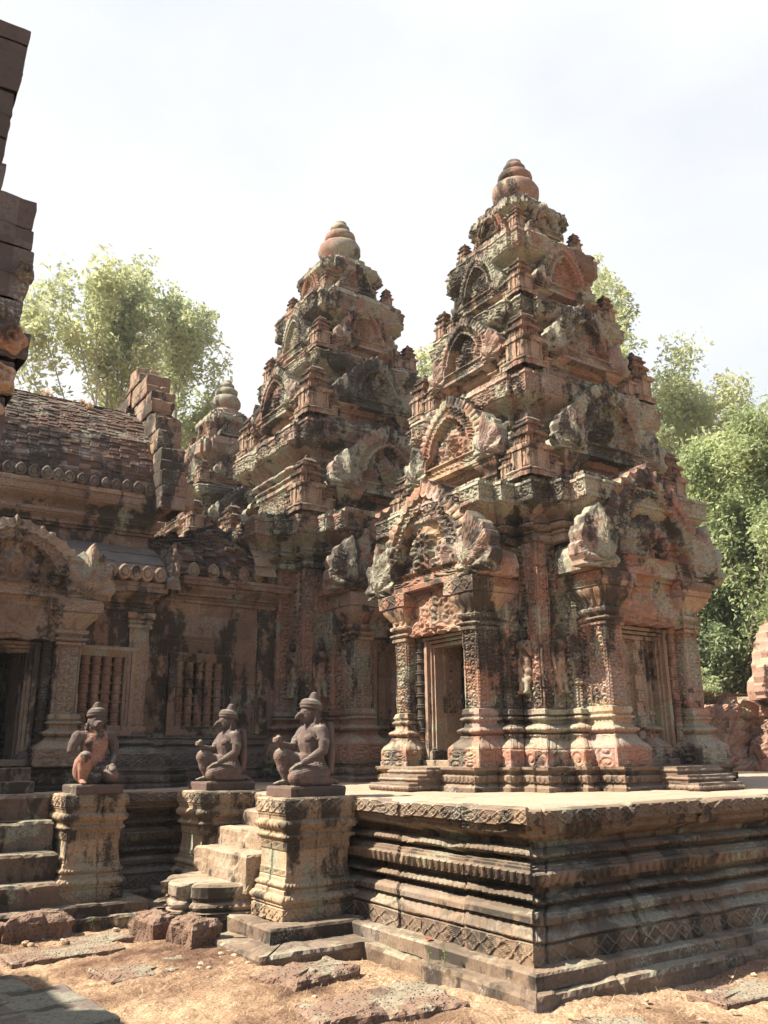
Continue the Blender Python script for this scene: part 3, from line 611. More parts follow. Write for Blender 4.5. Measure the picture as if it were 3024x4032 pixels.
    # corner mini-towers and leaf antefixes on each cornice
    for li, (wz, ww, ss) in enumerate([(4.60, 1.22, 1.02), (6.1, 1.02, .98), (7.3, .80, .68), (8.5, .56, .5)]):
        for sx in (-1, 1):
            for sy in (-1, 1):
                put('corner_antefix', ANTEFIX, T, (sx * ww * S, sy * ww * S, (wz - 1.2) * S), 0, ss * S * (1 + .06 * math.sin(seed + sx + 2 * sy + li)))
        if li < 3:
            for fi, fn in enumerate(FACES):
                f = Fr((0, 0), fn)
                for sd_ in (-1, 1):
                    q = f.xy(sd_ * [.98, .76, .58][li] * S, [1.3, 1.04, .80][li] * S); put('corner_antefix', ANTEFIX, T, (q[0], q[1], (wz - 1.2) * S), 0, ss * S * (.62 + .08 * math.sin(3 * fi + sd_ + seed)))
    # crowning vase
    mb = MB(); R_ = .30 * S
    lathe(mb, (C[0], C[1], Z(9.3)), [(a * R_, b2 * S) for a, b2 in [(1.25, 0), (1.25, .05), (1.0, .07), (1.0, .12), (.86, .14), (.9, .19), (1.05, .24), (1.13, .31), (1.12, .39), (1.0, .46), (.85, .49), (.72, .5), (.72, .54), (.8, .55), (.84, .6), (.8, .66), (.66, .70), (.5, .71), (.5, .74), (.55, .76), (.54, .81), (.42, .85), (.36, .86), (.37, .91), (.28, .93), (.0, .94)]], 28, 16, .035, .05, seed)
    obj('crowning_vase', mb, M['tower_up'], T, True)
    # doorways
    for fi, fn in enumerate(FACES):
        if fi in skip: continue
        f = Fr(np.array(C) + np.array(fn) * 1.4 * S, fn)
        portal(T, f, Z(1.45), S, S, doors[fi], mat, M['tower_plain'], seed + fi * 3)
        mb = MB()
        for i, (h0, h1, d0, d1) in enumerate([(1.19, 1.285, .5, .98), (1.285, 1.36, .5, .86), (1.36, 1.44, .5, .74)]):
            pl = f.rect(-.34 * S, .34 * S, d0 * S, d1 * S)
            loft(mb, pl, Prof(.02, Z(h0), .014).to(.02, Z(h0 + .02)).tor(Z(h1 - .02), .02, petal(.06, .012) if i == 0 else None).to(.02, Z(h1), n=1), ds, True, .008, seed=seed + i)
        obj('stair', mb, M['terrace'], T)
    # devata figures in the corner niches
    for fi, fn in enumerate(FACES):
        f = Fr((0, 0), fn)
        for sd_ in (-1, 1):
            q = f.xy(sd_ * .965 * S, 1.24 * S); put('devata_figure', DEV, T, (q[0], q[1], (2.2 - 1.2) * S), math.atan2(fn[1], fn[0]) + math.pi / 2, S * .98)
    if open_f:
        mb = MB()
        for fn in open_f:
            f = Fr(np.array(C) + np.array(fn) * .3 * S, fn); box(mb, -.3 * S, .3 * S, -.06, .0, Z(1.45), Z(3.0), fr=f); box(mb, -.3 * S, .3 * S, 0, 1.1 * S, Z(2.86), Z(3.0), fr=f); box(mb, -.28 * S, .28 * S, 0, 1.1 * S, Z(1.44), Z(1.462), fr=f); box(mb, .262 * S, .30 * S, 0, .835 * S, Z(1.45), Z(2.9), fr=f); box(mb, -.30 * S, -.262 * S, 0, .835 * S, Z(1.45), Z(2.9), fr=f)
        obj('chamber_lining', mb, M['inner'], T); mb = MB()  # darkened lining boxes, interior shade put into their colour
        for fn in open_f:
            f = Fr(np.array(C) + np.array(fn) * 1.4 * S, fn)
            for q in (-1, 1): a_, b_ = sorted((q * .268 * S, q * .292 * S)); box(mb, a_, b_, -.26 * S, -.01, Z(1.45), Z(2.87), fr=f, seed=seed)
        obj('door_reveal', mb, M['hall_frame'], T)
    return T
tower((7.75, 7.9), 1.0, 'temple_tower', 'nearest carved sandstone tower on the right with an open doorway', 'towers in a row on the terrace', M['tower'], M['tower_plain'], 3, ds=.0135)
tower((7.75, 13.07), 1.215, 'temple_tower', 'middle carved tower rising behind the low brick roofed passage, left of the nearest tower', 'towers in a row on the terrace', M['tower2'], M['tower_plain'], 41, skip=(0,), ds=.021, doors=('false',) * 4)
tower((7.75, 18.65), 1.06, 'temple_tower', 'farthest carved tower, its top peeking between the long brick roof and the middle tower', 'towers in a row on the terrace', M['tower'], M['tower_plain'], 77, ds=.05, doors=('false',) * 4)

# ------------------------------------------------------------------ the long hall with its brick roof
def sheet(mb, rows):      # rows: K x C x 3
    K, C = rows.shape[:2]; i = np.arange(K * C).reshape(K, C)
    mb.add(rows.reshape(-1, 3), np.stack([i[:-1, :-1], i[:-1, 1:], i[1:, 1:], i[1:, :-1]], -1).reshape(-1, 4))
def vault(mb, x0, x1, curve, n, ds, bl, lip, jit, seed, rag=0, flip=1, ax=13.07):
    c = np.array(curve, float); s = np.concatenate([[0], np.cumsum(np.hypot(*np.diff(c, axis=0).T))]); q = np.linspace(0, s[-1], n + 1)
    y, z = np.interp(q, s, c[:, 0]), np.interp(q, s, c[:, 1]); dy, dz = np.gradient(y), np.gradient(z); l = np.hypot(dy, dz); ny, nz_ = -dz / l, dy / l
    X = np.arange(x0, x1 + ds / 2, ds); rows = []
    for i in range(n):
        br = np.floor(X / bl + .5 * (i % 2) + .2 * math.sin(i * 3.)); zero = 0 * br.astype(np.int64)
        j = (_h(br.astype(np.int64), zero + i, zero, seed) - .5) * jit; fx = np.abs((X / bl + .5 * (i % 2) + .2 * math.sin(i * 3.)) % 1 - .5)
        j = j - .4 * lip * (fx > .46) + .25 * jit * vnoise(np.stack([X, 0 * X + i, 0 * X], -1), 9, seed)
        for e, lp in ((i, lip), (i + 1, lip * .75)):
            o = lp + j; yy, zz = y[e] + ny[e] * o, z[e] + nz_[e] * o
            if rag: zz = zz - rag * (e / n) ** 2 * (1 + vnoise(np.stack([X, 0 * X, 0 * X], -1), 2.5, seed + 4) + .7 * vnoise(np.stack([np.floor(X / bl), 0 * X, 0 * X], -1), .7, seed))
            rows.append(np.stack([X, yy if flip > 0 else 2 * ax - yy, zz + 0 * X], -1))
    R_ = np.array(rows)
    if flip < 0: R_ = R_[:, ::-1]
    sheet(mb, R_)
def window(parent, x0, x1, y, z0, z1, mat, fr, nb=5, seed=0):
    mb = MB()
    for k, (a, d) in enumerate([(.0, .02), (.04, .045), (.075, .07)]):
        e = a + .05
        box(mb, x0 - e, x0 - a, -.08, d, z0 - a, z1 + a, fr=fr, seed=seed); box(mb, x1 + a, x1 + e, -.08, d, z0 - a, z1 + a, fr=fr, seed=seed)
        box(mb, x0 - e - .002, x1 + e + .002, -.081, d + .002, z1 + a - .002, z1 + e, fr=fr, seed=seed); box(mb, x0 - e - .002, x1 + e + .002, -.081, d + .002, z0 - e, z0 - a + .002, fr=fr, seed=seed)
    wdw = obj('window', mb, mat, parent)
    prof = [(.05, 0), (.05, .03)]
    H = z1 - z0
    for i in range(7):
        q = .05 + i * .135
        prof += [(.042, q), (.058, q + .012), (.058, q + .03), (.046, q + .036), (.054, q + .046), (.054, q + .056), (.042, q + .062), (.047, q + .095)]
    prof += [(.05, .975), (.05, 1.)]
    W = (x1 - x0) / nb
    for i in range(nb):
        m2 = MB(); c = fr.xy(x0 + W * (i + .5), -.055); lathe(m2, (c[0], c[1], z0), [(a * W / .116, b2 * H) for a, b2 in prof], 16, erode=.012, seed=i); obj('baluster', m2, M['baluster'], wdw)
def tiles(parent, pts, r_, fr, mat, seed=0):
    for i, (t, d, z) in enumerate(pts):
        mb = MB()
        q_ = 1 + .12 * math.sin(i * 7 + seed); o = resample([(t + .012 * math.sin(i * 5) + r_ * q_ * math.cos(a), z + r_ * q_ * (1.15 * math.sin(a) + (.25 * max(0, math.sin(a)) ** 6)) + .2 * r_) for a in np.linspace(0, 2 * np.pi, 25)[:-1]], 32)
        plate(mb, fr, o, lambda u, v, r, s: (.02 + .012 * math.sin(i * 3.7)) * np.sqrt(np.clip(1 - r ** 2, 0, 1)) - .018 * ((r > .5) & (r < .7)), d, .16, 7, None, .008, seed + i); obj('eave_tile', mb, mat, parent)
hall = thing('temple_hall', (1.67, 11.2, TZ), 'long low hall with a dark brick roof and a doorway at the left edge', 'hall')
HF = Fr((0, 11.2), (0, -1)); ch = M['hall']
mb = MB(); loft(mb, rect(-3.5, 3.67, 11.2, 14.94), Prof(.5, 1.19).to(.5, 1.245).cyma(.46, 1.275).to(.5, 1.28, n=1).to(.5, 1.36, petal(.075, .018)).to(.46, 1.365, n=1).to(.46, 1.40, bead(.05, .012)).to(.5, 1.41, n=1).to(.5, 1.445).to(-.2, 1.452, n=3), [.025, .3, .3, .3], False, .007, (9., .9, .012), 31, .03); obj('lower_plinth', mb, M['dark'], hall)
door = [(1.45, 11.2), (1.45, 12.6), (2.15, 12.6), (2.15, 11.2)]; doorb = [(1.19, 11.2), (1.19, 12.6), (2.41, 12.6), (2.41, 11.2)]; win = [(2.7, 11.2), (2.7, 11.5), (3.4, 11.5), (3.4, 11.2)]; rest = [(3.67, 11.2), (3.67, 14.94), (-3.5, 14.94)]
dsw = lambda n: [.2] + [.024] * (n - 4) + [.3, .3, .3]
basep = Prof(.27, 1.44).to(.27, 1.62, diam(.13, .012)).to(.25, 1.63, n=1).cyma(.13, 1.70, petal(.09, .014, True)).to(.1, 1.715, n=1).tor(1.785, .06, petal(.075, .016)).to(.08, 1.79, n=1).to(.06, 1.815, n=1).tor(1.85, .035, bead(.045, .01)).to(.06, 1.86, n=1).to(.05, 1.89, n=1).to(0, 1.905, n=1)
pl = [(-3.5, 11.2)] + door + rest; mb = MB(); loft(mb, [(-3.5, 11.2)] + doorb + rest, basep, dsw(len(pl) ), False, .006, (9., .8, .01), 33, .02); obj('base_moulding', mb, M['dark'], hall)
mb = MB(); loft(mb, pl, Prof(0, 1.9).to(0, 1.955, n=2), dsw(len(pl)), False, .004, seed=34)
pl2 = [(-3.5, 11.2)] + door + win + rest; loft(mb, pl2, Prof(0, 1.955).to(0, 2.84, floret(.125, .011)), dsw(len(pl2)), False, .005, (.36, .6, .01), 34)
loft(mb, [(-3.5, 11.2)] + rest, Prof(0, 2.84).to(0, 3.45, floret(.125, .011)), [.024, .3, .3, .3], False, .005, (.36, .6, .01), 36); obj('wall', mb, ch, hall)
corn = lambda z0, o: Prof(.0, z0).to(.04, z0 + .01, n=1).to(.04, z0 + .05).to(.01, z0 + .06, n=1).tor(z0 + .11, .04, bead(.05, .012)).to(.05, z0 + .12, n=1).to(.05, z0 + .15).cyma(o * .6, z0 + .23, petal(.085, .014)).to(o * .62, z0 + .25, n=1).to(o * .9, z0 + .26, n=1).to(o * .9, z0 + .32, fol(.07, .01)).to(o, z0 + .33, n=1).to(o, z0 + .38).to(-.1, z0 + .4, n=3)
mb = MB(); loft(mb, [(-3.5, 11.2)] + rest, corn(3.44, .22), [.024, .03, .3, .3], False, .008, (9., .7, .012), 37, .03); obj('cornice', mb, ch, hall)
mb = MB(); loft(mb, HF.rect(3.43, 3.70, -.01, .035), Prof(.02, 1.89).to(.02, 1.95).to(0, 1.96, n=1).to(0, 3.22, strip(.15, .014, .03, 5)).to(.03, 3.23, n=1).to(.03, 3.27).to(0, 3.28, n=1).tor(3.34, .04).to(.05, 3.36).to(.06, 3.43), .02, True, .006, (.5, 9., .01), 38); obj('pilaster', mb, M['hall_frame'], hall)
window(hall, 2.7, 3.4, 11.2, 1.965, 2.84, M['hall_frame'], HF, 5, 2)
portal(hall, Fr((1.8, 11.2), (0, -1)), 1.5, 1.2, .965, 'open', M['hall_frame'], M['hall_frame'], 51, True, .98, .42, phw=.9)
mb = MB(); box(mb, 1.1, 2.5, 12.6, 12.66, 1.44, 3.1); box(mb, 1.43, 2.17, 11.22, 12.6, 2.9, 3.0); box(mb, 1.1, 2.5, 11.22, 12.6, 1.4, 1.455); obj('chamber_lining', mb, M['inner'], hall); mb = MB(); box(mb, 2.135, 2.16, 11.21, 11.75, 1.45, 2.95); box(mb, 1.44, 1.465, 11.21, 11.75, 1.45, 2.95); obj('door_reveal', mb, M['hall_frame'], hall)  # hall chamber lining likewise has its shade painted in; reveals keep plain stone
tiles(hall, [(x, .29 + .0 * x, 3.9) for x in np.arange(2.55, 3.86, .165)], .078, HF, M['hall_frame'], 4)
mb = MB()
for i in range(2):
    a = [(10.97 + .4 * i, 3.86 + .33 * i), (11.1 + .4 * i, 4.0 + .33 * i), (11.36 + .4 * i, 4.17 + .33 * i)]
    vault(mb, -3.5, 3.86, a, 1, .04, 1.3, .02, .015, 60 + i); vault(mb, -3.5, 3.86, a, 1, .3, 1.3, .02, .015, 60 + i, flip=-1)
mb2 = MB(); vault(mb2, -3.5, 3.86, [(10.95, 3.84), (11.05, 4.0), (11.3, 4.19), (11.5, 4.3), (11.78, 4.45)], 3, .04, 1.3, .02, .02, 61); vault(mb2, -3.5, 3.86, [(10.95, 3.84), (11.05, 4.0), (11.3, 4.19), (11.78, 4.45)], 3, .4, 1.3, .02, .02, 61, flip=-1); obj('lower_roof', mb2, M['slab'], hall)
mb = MB(); loft(mb, [(3.86, 10.97), (4.0, 10.97), (4.0, 11.75), (3.86, 11.75)], Prof(.02, 3.75).to(.02, 3.98).cyma(-.03, 4.2).to(-.04, 4.42), .03, True, .04, (.22, .4, .02), 39, .12); obj('roof_end', mb, M['dark'], hall)
mb = MB(); loft(mb, rect(-3.5, 3.76, 11.75, 14.39), Prof(.03, 4.3).to(.03, 4.45).to(0, 4.46, n=1).to(0, 4.62, floret(.12, .008)).to(.05, 4.63, n=1).to(.05, 4.66, bead(.05, .01)).to(.09, 4.67, n=1).to(.09, 4.70).cyma(.16, 4.78, petal(.09, .012)).to(.18, 4.79, n=1).to(.18, 4.84).to(.1, 4.85, n=1).to(.1, 4.9).cyma(.24, 5.02, petal(.1, .014)).to(.26, 5.03, n=1).to(.26, 5.12, fol(.07, .012)).to(.28, 5.13, n=1).to(.28, 5.19).to(-.3, 5.25, n=4), [.024, .03, .4, .4], False, .008, (9., .8, .014), 40, .03); obj('upper_wall', mb, ch, hall)
tiles(hall, [(x, -.27, 5.25) for x in np.arange(1.6, 3.95, .158)], .072, HF, M['dark'], 24)
crv = [(11.5, 5.2), (11.62, 5.62), (11.86, 6.08), (12.2, 6.47), (12.6, 6.8), (13.07, 7.02)]
mb = MB(); vault(mb, .8, 3.85, crv, 44, .015, .14, .016, .024, 71); vault(mb, -3.5, .82, crv, 34, .2, .4, .03, .035, 71); vault(mb, -3.5, 3.85, crv, 34, .3, .4, .03, .03, 71, flip=-1); obj('brick_roof', mb, M['brick'], hall)
gz = np.array([4.95, 5.3, 5.6, 5.95, 6.25, 6.62, 7.02, 7.3, 7.5, 7.7]); gy_ = np.array([11.2, 11.2, 11.3, 11.47, 11.62, 11.85, 12.1, 12.4, 12.75, 12.95])
mb = MB(); z = 4.95; i = 0
while z < 7.68:
    h = [.2, .15, .24, .17, .21][i % 5]; yo = float(np.interp(z, gz, gy_)) + .025 * math.sin(i * 4.1); yi = min(yo + .75, 13.07); x1 = 4.1 + .025 * math.sin(i * 2.7)
    for q in (1, -1):
        y0, y1 = (yo, yi + .004) if q > 0 else (26.14 - yi, 26.14 - yo)
        loft(mb, rect(3.74 + .015 * math.sin(i * 3.3), x1, y0, y1), Prof(-.008, z).to(.004, z + .02, n=1).to(.006, z + h - .025).to(-.012, z + h, n=1), [.03, .2, .2, .03] if q > 0 else .3, True, .014, (9., .4, .014), 700 + i, .05)
    z += h - .003; i += 1
gb = obj('gable', mb, M['hall'], hall)
mb = MB(); naga_plate(mb, HF, (3.98, 5.02), 1, .5, -.14, 9); obj('naga_head', mb, M['hall_frame'], gb)
mb = MB()
for i, (h0, h1, y0) in enumerate([(1.19, 1.33, 10.25), (1.33, 1.47, 10.5)]): box(mb, .7, 2.22, y0, 11.0, h0, h1, .05, .008, i)
obj('door_step', mb, M['terrace'], hall)

vest = thing('vestibule', (5, 12.1, TZ), 'low linking passage with a ruined brick roof between the hall and the middle tower', 'passage')
VF = Fr((0, 12.1), (0, -1))
mb = MB(); loft(mb, rect(3.68, 6.03, 12.1, 14.04), Prof(.45, 1.19).to(.45, 1.245).cyma(.41, 1.275).to(.45, 1.28, n=1).to(.45, 1.36, petal(.075, .018)).to(.41, 1.365, n=1).to(.41, 1.40).to(.45, 1.41, n=1).to(.45, 1.445).to(-.2, 1.452, n=3), [.025, .3, .3, .3], False, .007, (9., .9, .012), 81, .03); obj('lower_plinth', mb, M['dark'], vest)
rv = [(6.03, 12.1), (6.03, 14.04), (3.68, 14.04)]; wv = [(4.435, 12.1), (4.435, 12.4), (5.19, 12.4), (5.19, 12.1)]
mb = MB(); loft(mb, [(3.68, 12.1)] + rv, basep, [.024, .3, .3, .3], False, .006, (9., .8, .01), 83, .02); obj('base_moulding', mb, M['dark'], vest)
mb = MB(); loft(mb, [(3.68, 12.1)] + rv, Prof(0, 1.9).to(0, 1.995, n=2), [.024, .3, .3, .3], False, .004, seed=84)
loft(mb, [(3.68, 12.1)] + wv + rv, Prof(0, 1.995).to(0, 2.92, floret(.13, .012)), [.024] * 5 + [.3] * 3, False, .005, (.37, .62, .014), 84)
loft(mb, [(3.68, 12.1)] + rv, Prof(0, 2.92).to(0, 3.80, floret(.13, .012)), [.024, .3, .3, .3], False, .006, (.37, .62, .014), 86); obj('wall', mb, ch, vest)
mb = MB(); loft(mb, VF.rect(5.72, 5.9, -.01, .05), Prof(0, 1.89).to(0, 3.79, strip(.09, .014, .02, 3)), .02, True, .006, (.37, 9., .01), 87); obj('pilaster', mb, M['hall_frame'], vest)
mb = MB(); loft(mb, [(3.68, 12.1)] + rv, corn(3.79, .24), [.024, .3, .3, .3], False, .01, (9., .7, .012), 88, .03); obj('cornice', mb, ch, vest)
window(vest, 4.435, 5.19, 12.1, 1.99, 2.92, M['hall_frame'], VF, 5, 7)
tiles(vest, [(x, .18 + .03 * math.sin(9 * x), 4.26 + .012 * math.sin(5 * x)) for x in (4.25, 4.57, 4.88, 5.1, 5.38, 5.63, 5.85)], .088, VF, M['hall_frame'], 44)
mb = MB(); cv = [(11.95, 4.2), (12.07, 4.5), (12.22, 4.74), (12.42, 4.95), (12.65, 5.08), (12.95, 5.15)]
vault(mb, 3.7, 5.85, cv, 20, .02, .17, .03, .07, 91, .22); vault(mb, 3.7, 5.85, cv, 20, .1, .2, .03, .06, 91, .2, flip=-1); obj('ruined_brick_roof', mb, M['brick'], vest)
mb = MB(); vault(mb, 5.5, 5.86, [(11.88, 4.22), (12.0, 4.55), (12.18, 4.82), (12.4, 5.08), (12.55, 5.4)], 8, .03, .9, .13, .05, 95); obj('roof_edge', mb, M['hall_frame'], vest)

# ------------------------------------------------------------------ stairs, pedestals and guardian statues
st = thing('stone_staircase', (1.55, 9.4, 0), 'worn flight of dark stone steps climbing to the hall doorway at the left edge', 'stairs')
for i, (y0, z1) in enumerate([(9.0, .19), (9.2, .41), (9.45, .66), (9.7, .95), (9.9, 1.2)]):
    mb = MB(); loft(mb, rect(.6, 2.315, y0, 10.15), Prof(0, max(-.1, z1 - .34)).to(.005, z1 - .06, n=4).to(.012, z1 - .03).to(-.012, z1 - .004, n=2).to(-.08, z1, n=2), [.03, .05, .3, .3], True, .016, (9., .8, .016), 100 + i, .05); obj('step', mb, M['terrace'], st)
st = thing('stone_staircase', (3.7, 8.36, 0), 'short sunlit flight of stone steps between the two beaked statues, lobed slab at its foot', 'stairs')
pl = []
for i in range(3):
    for a in np.linspace(-80, 80, 9): pl.append((3.42 - .16 * math.cos(math.radians(a)) - (.1 if i == 1 else 0), 8.86 - .29 * i - .16 + -.15 * math.sin(math.radians(a)) - .07))
pl = [(3.9, 8.96)] + [(x, y) for x, y in pl] + [(3.9, 7.74)]
mb = MB(); loft(mb, pl, Prof(.04, .0).to(.04, .12).to(.07, .14).to(.07, .2, bead(.05, .015)).to(.03, .21, n=1).tor(.29, .035, petal(.06, .014)).to(.03, .31, n=1).to(.05, .33).to(.05, .42).to(.03, .44, n=1), .03, True, .008, seed=111, chunk=.02); obj('lobed_step', mb, M['step'], st)
for i, (x0, z1) in enumerate([(3.60, .695), (3.85, .86), (4.08, 1.03), (4.28, 1.195)]):
    mb = MB(); loft(mb, rect(x0, 4.5, 7.7, 9.0), Prof(0, z1 - .34).to(0, z1 - .02).to(-.015, z1, n=1).to(-.1, z1 + .004, n=1), [.05, .2, .05, .04], True, .018, (9., .55, .018), 113 + i, .05); obj('step', mb, M['step'], st)
def ped_prof():
    p = Prof(0, .19, .01).to(0, .295, diam(.13, .01)).to(-.012, .3, n=1).to(-.012, .315).to(.004, .32, n=1).to(.0, .335).tor(.40, .02, petal(.06, .011, True)).to(-.018, .41, n=1).to(-.02, .44).to(-.035, .45, n=1)
    p.tor(.505, .026, bead(.036, .01)).to(-.04, .515, n=1).to(-.042, .54).to(-.05, .55, n=1).to(-.052, .61, leaf(.04, .012)).to(-.055, .62, n=1).to(-.06, .76, n=6).to(-.055, .765, n=1).to(-.052, .84, leaf(.04, .012)).to(-.05, .85, n=1)
    p.to(-.04, .86, n=1).tor(.905, .024, bead(.036, .01)).to(-.04, .915, n=1).to(-.035, .94).to(-.015, .95, n=1).tor(1.025, .02, petal(.07, .012)).to(-.025, 1.03, n=1).to(-.02, 1.06).to(-.015, 1.065, n=1).to(-.015, 1.088, teeth(.025, .006)).to(0, 1.095, n=1)
    return p.to(0, 1.2, diam(.14, .009)).to(-.012, 1.215, n=1).to(-.1, 1.218, n=1)
PED = [((3.68, 4.45, 7.1, 7.72), 'stepped ochre stone pedestal nearest the camera, right of the short stairs', 121),
       ((3.66, 4.45, 8.99, 9.72), 'ochre stone pedestal left of the short stairs with a plain stained side', 122),
       ((2.335, 2.97, 9.3, 10.0), 'ochre stone pedestal beside the left staircase, under the monkey faced statue', 123)]
for (x0, x1, y0, y1), lb, sd_ in PED:
    t = thing('statue_pedestal', ((x0 + x1) / 2, (y0 + y1) / 2, 0), lb, 'pedestal', 'pedestals of the guardian statues')
    mb = MB(); loft(mb, rect(x0, x1, y0, y1), ped_prof(), .0095, True, .0035, (9., .7, .01), sd_, .014); obj('moulded_block', mb, M['pedestal'], t)
    mb = MB(); loft(mb, rect(x0, x1, y0, y1), Prof(.21, .05).to(.205, .175).to(.19, .195, n=1).to(-.1, .2, n=2), .03, True, .012, (9., .55, .016), sd_ + 3, .04); obj('footing_step', mb, M['terrace'], t)
    mb = MB(); loft(mb, rect(x0 - .5, x1, y0 - .58, y1 + .1) if sd_ == 121 else rect(x0 - .34, x1 + .1, y0 - .3, y1 + .1), Prof(.0, -.12).to(.0, .06).to(-.02, .085, n=1).to(-.4, .09, n=2), .03, True, .016, (9., .6, .02), sd_ + 6, .06); obj('footing_step', mb, M['terrace'], t)

def hand(mb, c, fwd, side, curl, s=1.):
    """palm plus four unequal fingers and a side thumb"""
    c = np.array(c, float); fwd = np.array(fwd, float); fwd /= np.linalg.norm(fwd); side = np.array(side, float); side /= np.linalg.norm(side); dn = np.cross(fwd, side); dn = dn if dn[2] < 0 else -dn
    capsule(mb, c - fwd * .02 * s, c + fwd * .02 * s, .024 * s, .026 * s, flat=.8)
    for i, (o, l) in enumerate([(-.024, .05), (-.008, .06), (.008, .056), (.024, .042)]):
        p0 = c + fwd * .03 * s + side * o * s; p1 = p0 + (fwd * math.cos(curl) + dn * math.sin(curl)) * l * .55 * s; p2 = p1 + (fwd * math.cos(curl * 2.2) + dn * math.sin(curl * 2.2)) * l * .5 * s
        chain(mb, [p0, p1, p2], [.0095 * s, .009 * s, .0075 * s])
    p0 = c - fwd * .008 * s - side * .024 * s; p1 = p0 + (fwd * .5 - side * .7 + dn * .2) * .03 * s; p2 = p1 + (fwd * .9 + dn * .4) * .022 * s; chain(mb, [p0, p1, p2], [.011 * s, .010 * s, .008 * s])
def foot(mb, heel, toe, w_=.032):
    heel, toe = np.array(heel, float), np.array(toe, float); chain(mb, [heel, (heel + toe) / 2 + (0, 0, .008), toe], [w_ * .85, w_, w_ * .8], flat=.8)
    d = toe - heel; d /= np.linalg.norm(d); sd_ = np.array([-d[1], d[0], 0])
    for i in range(5): p = toe + sd_ * (-.024 + .012 * i) + d * (.012 - .003 * abs(i - 1.3)); capsule(mb, p, p + d * .022, .0095 if i else .012, .008)
def guardian(kind):
    mb = MB(); monkey = kind == 'monkey'
    chain(mb, [(-.045, 0, .11), (-.03, 0, .20), (-.015, 0, .29)], [.135, .112, .103], flat=1.25)
    chain(mb, [(-.012, 0, .30), (0, 0, .40), (-.005, 0, .475)], [.105, .122, .108], flat=1.22)
    capsule(mb, (-.012, -.145, .505), (-.012, .145, .505), .062, .062); capsule(mb, (-.005, -.06, .54), (-.005, .06, .54), .055, .055)
    sphere_mb(mb, (.055, -.065, .435), (.06, .07, .05)); sphere_mb(mb, (.055, .065, .435), (.06, .07, .05)); sphere_mb(mb, (.06, 0, .25), (.06, .085, .08))
    capsule(mb, (-.003, 0, .54), (.012, 0, .61), .058, .052)
    # left leg folded flat, shin tucked under
    chain(mb, [(-.05, .08, .12), (.10, .135, .105), (.235, .15, .085)], [.105, .094, .078]); chain(mb, [(.235, .15, .08), (.05, .165, .05), (-.14, .13, .045)], [.072, .056, .038]); foot(mb, (-.14, .12, .04), (-.23, .09, .03))
    # right leg, knee raised
    chain(mb, [(-.04, -.09, .13), (.10, -.13, .215), (.235, -.15, .275)], [.11, .10, .08]); chain(mb, [(.235, -.15, .27), (.205, -.145, .16), (.16, -.14, .05)], [.074, .066, .044]); foot(mb, (.145, -.14, .035), (.27, -.16, .026))
    # left arm down to the thigh
    chain(mb, [(-.015, .185, .505), (-.02, .222, .41), (-.01, .225, .325)], [.062, .056, .045]); chain(mb, [(-.01, .225, .325), (.08, .2, .265), (.165, .165, .215)], [.046, .042, .03]); hand(mb, (.205, .15, .195), (.9, -.2, -.25), (.2, .95, 0), .25, 1.15)
    if monkey: chain(mb, [(-.015, -.185, .505), (-.01, -.225, .42), (.0, -.24, .36)], [.064, .058, .05])
    else:
        chain(mb, [(-.015, -.185, .505), (.04, -.215, .42), (.085, -.205, .36)], [.06, .052, .043]); chain(mb, [(.085, -.205, .355), (.17, -.17, .365), (.245, -.135, .385)], [.043, .038, .03]); hand(mb, (.275, -.125, .415), (.5, .1, .85), (-.3, .95, .1), 1.15, 1.2)
        chain(mb, [(.27, -.125, .37), (.29, -.12, .45)], [.018, .024])
    # head
    sphere_mb(mb, (.02, 0, .675), (.092, .085, .10)); sphere_mb(mb, (.04, 0, .645), (.07, .068, .075))
    for q in (-1, 1):
        sphere_mb(mb, (.09, q * .033, .695), (.018, .021, .013)); capsule(mb, (.092, q * .012, .716), (.07, q * .062, .716), .011, .009)
        sphere_mb(mb, (.0, q * .086, .67), (.024, .012, .036)); capsule(mb, (.0, q * .088, .64), (.005, q * .09, .595), .012, .016)
    if monkey:
        capsule(mb, (.07, 0, .64), (.115, 0, .632), .058, .046, flat=1.); sphere_mb(mb, (.145, 0, .652), (.02, .028, .016)); capsule(mb, (.13, -.035, .618), (.13, .035, .618), .012, .012)
    else:
        chain(mb, [(.085, 0, .67), (.135, 0, .66), (.165, 0, .636), (.172, 0, .618)], [.032, .025, .016, .007]); chain(mb, [(.08, 0, .625), (.125, 0, .622)], [.024, .013]); sphere_mb(mb, (.09, 0, .60), (.025, .035, .02))
    sphere_mb(mb, (-.04, 0, .63), (.055, .07, .08))
    for i in range(22):      # necklace, belt and arm bands carved as beads
        q = i / 22 * 2 * np.pi; sphere_mb(mb, (-.003 + .088 * math.cos(q), .105 * math.sin(q), .515 - .025 * math.cos(q)), .0125, 8)
        sphere_mb(mb, (-.025 + .118 * math.cos(q), .142 * math.sin(q), .205), .014, 8)
    for q in (-1, 1): capsule(mb, (-.07, q * .205, .43), (.035, q * .205, .43), .018, .018); capsule(mb, (-.02, q * .155, .43), (-.02, q * .25, .43), .018, .018)
    body = fused('body', mb, M['statue'], .0056, 3, .0025, 0 if monkey else .004)
    for p in body.polygons: p.use_smooth = True
    # crown
    c = MB(); lathe(c, (.005, 0, .735), [(.098, -.022), (.106, -.014), (.106, .0), (.101, .004), (.108, .01), (.108, .024), (.101, .03), (.097, .045), (.086, .06), (.066, .072), (.04, .08)], 36, 36, .03)
    V, Q, T = c.arrays(); V[:, 2] -= (V[:, 0] - .005) * -.12
    c2 = MB(); c2.add(V, Q, T); x = -.03 if not monkey else -.005
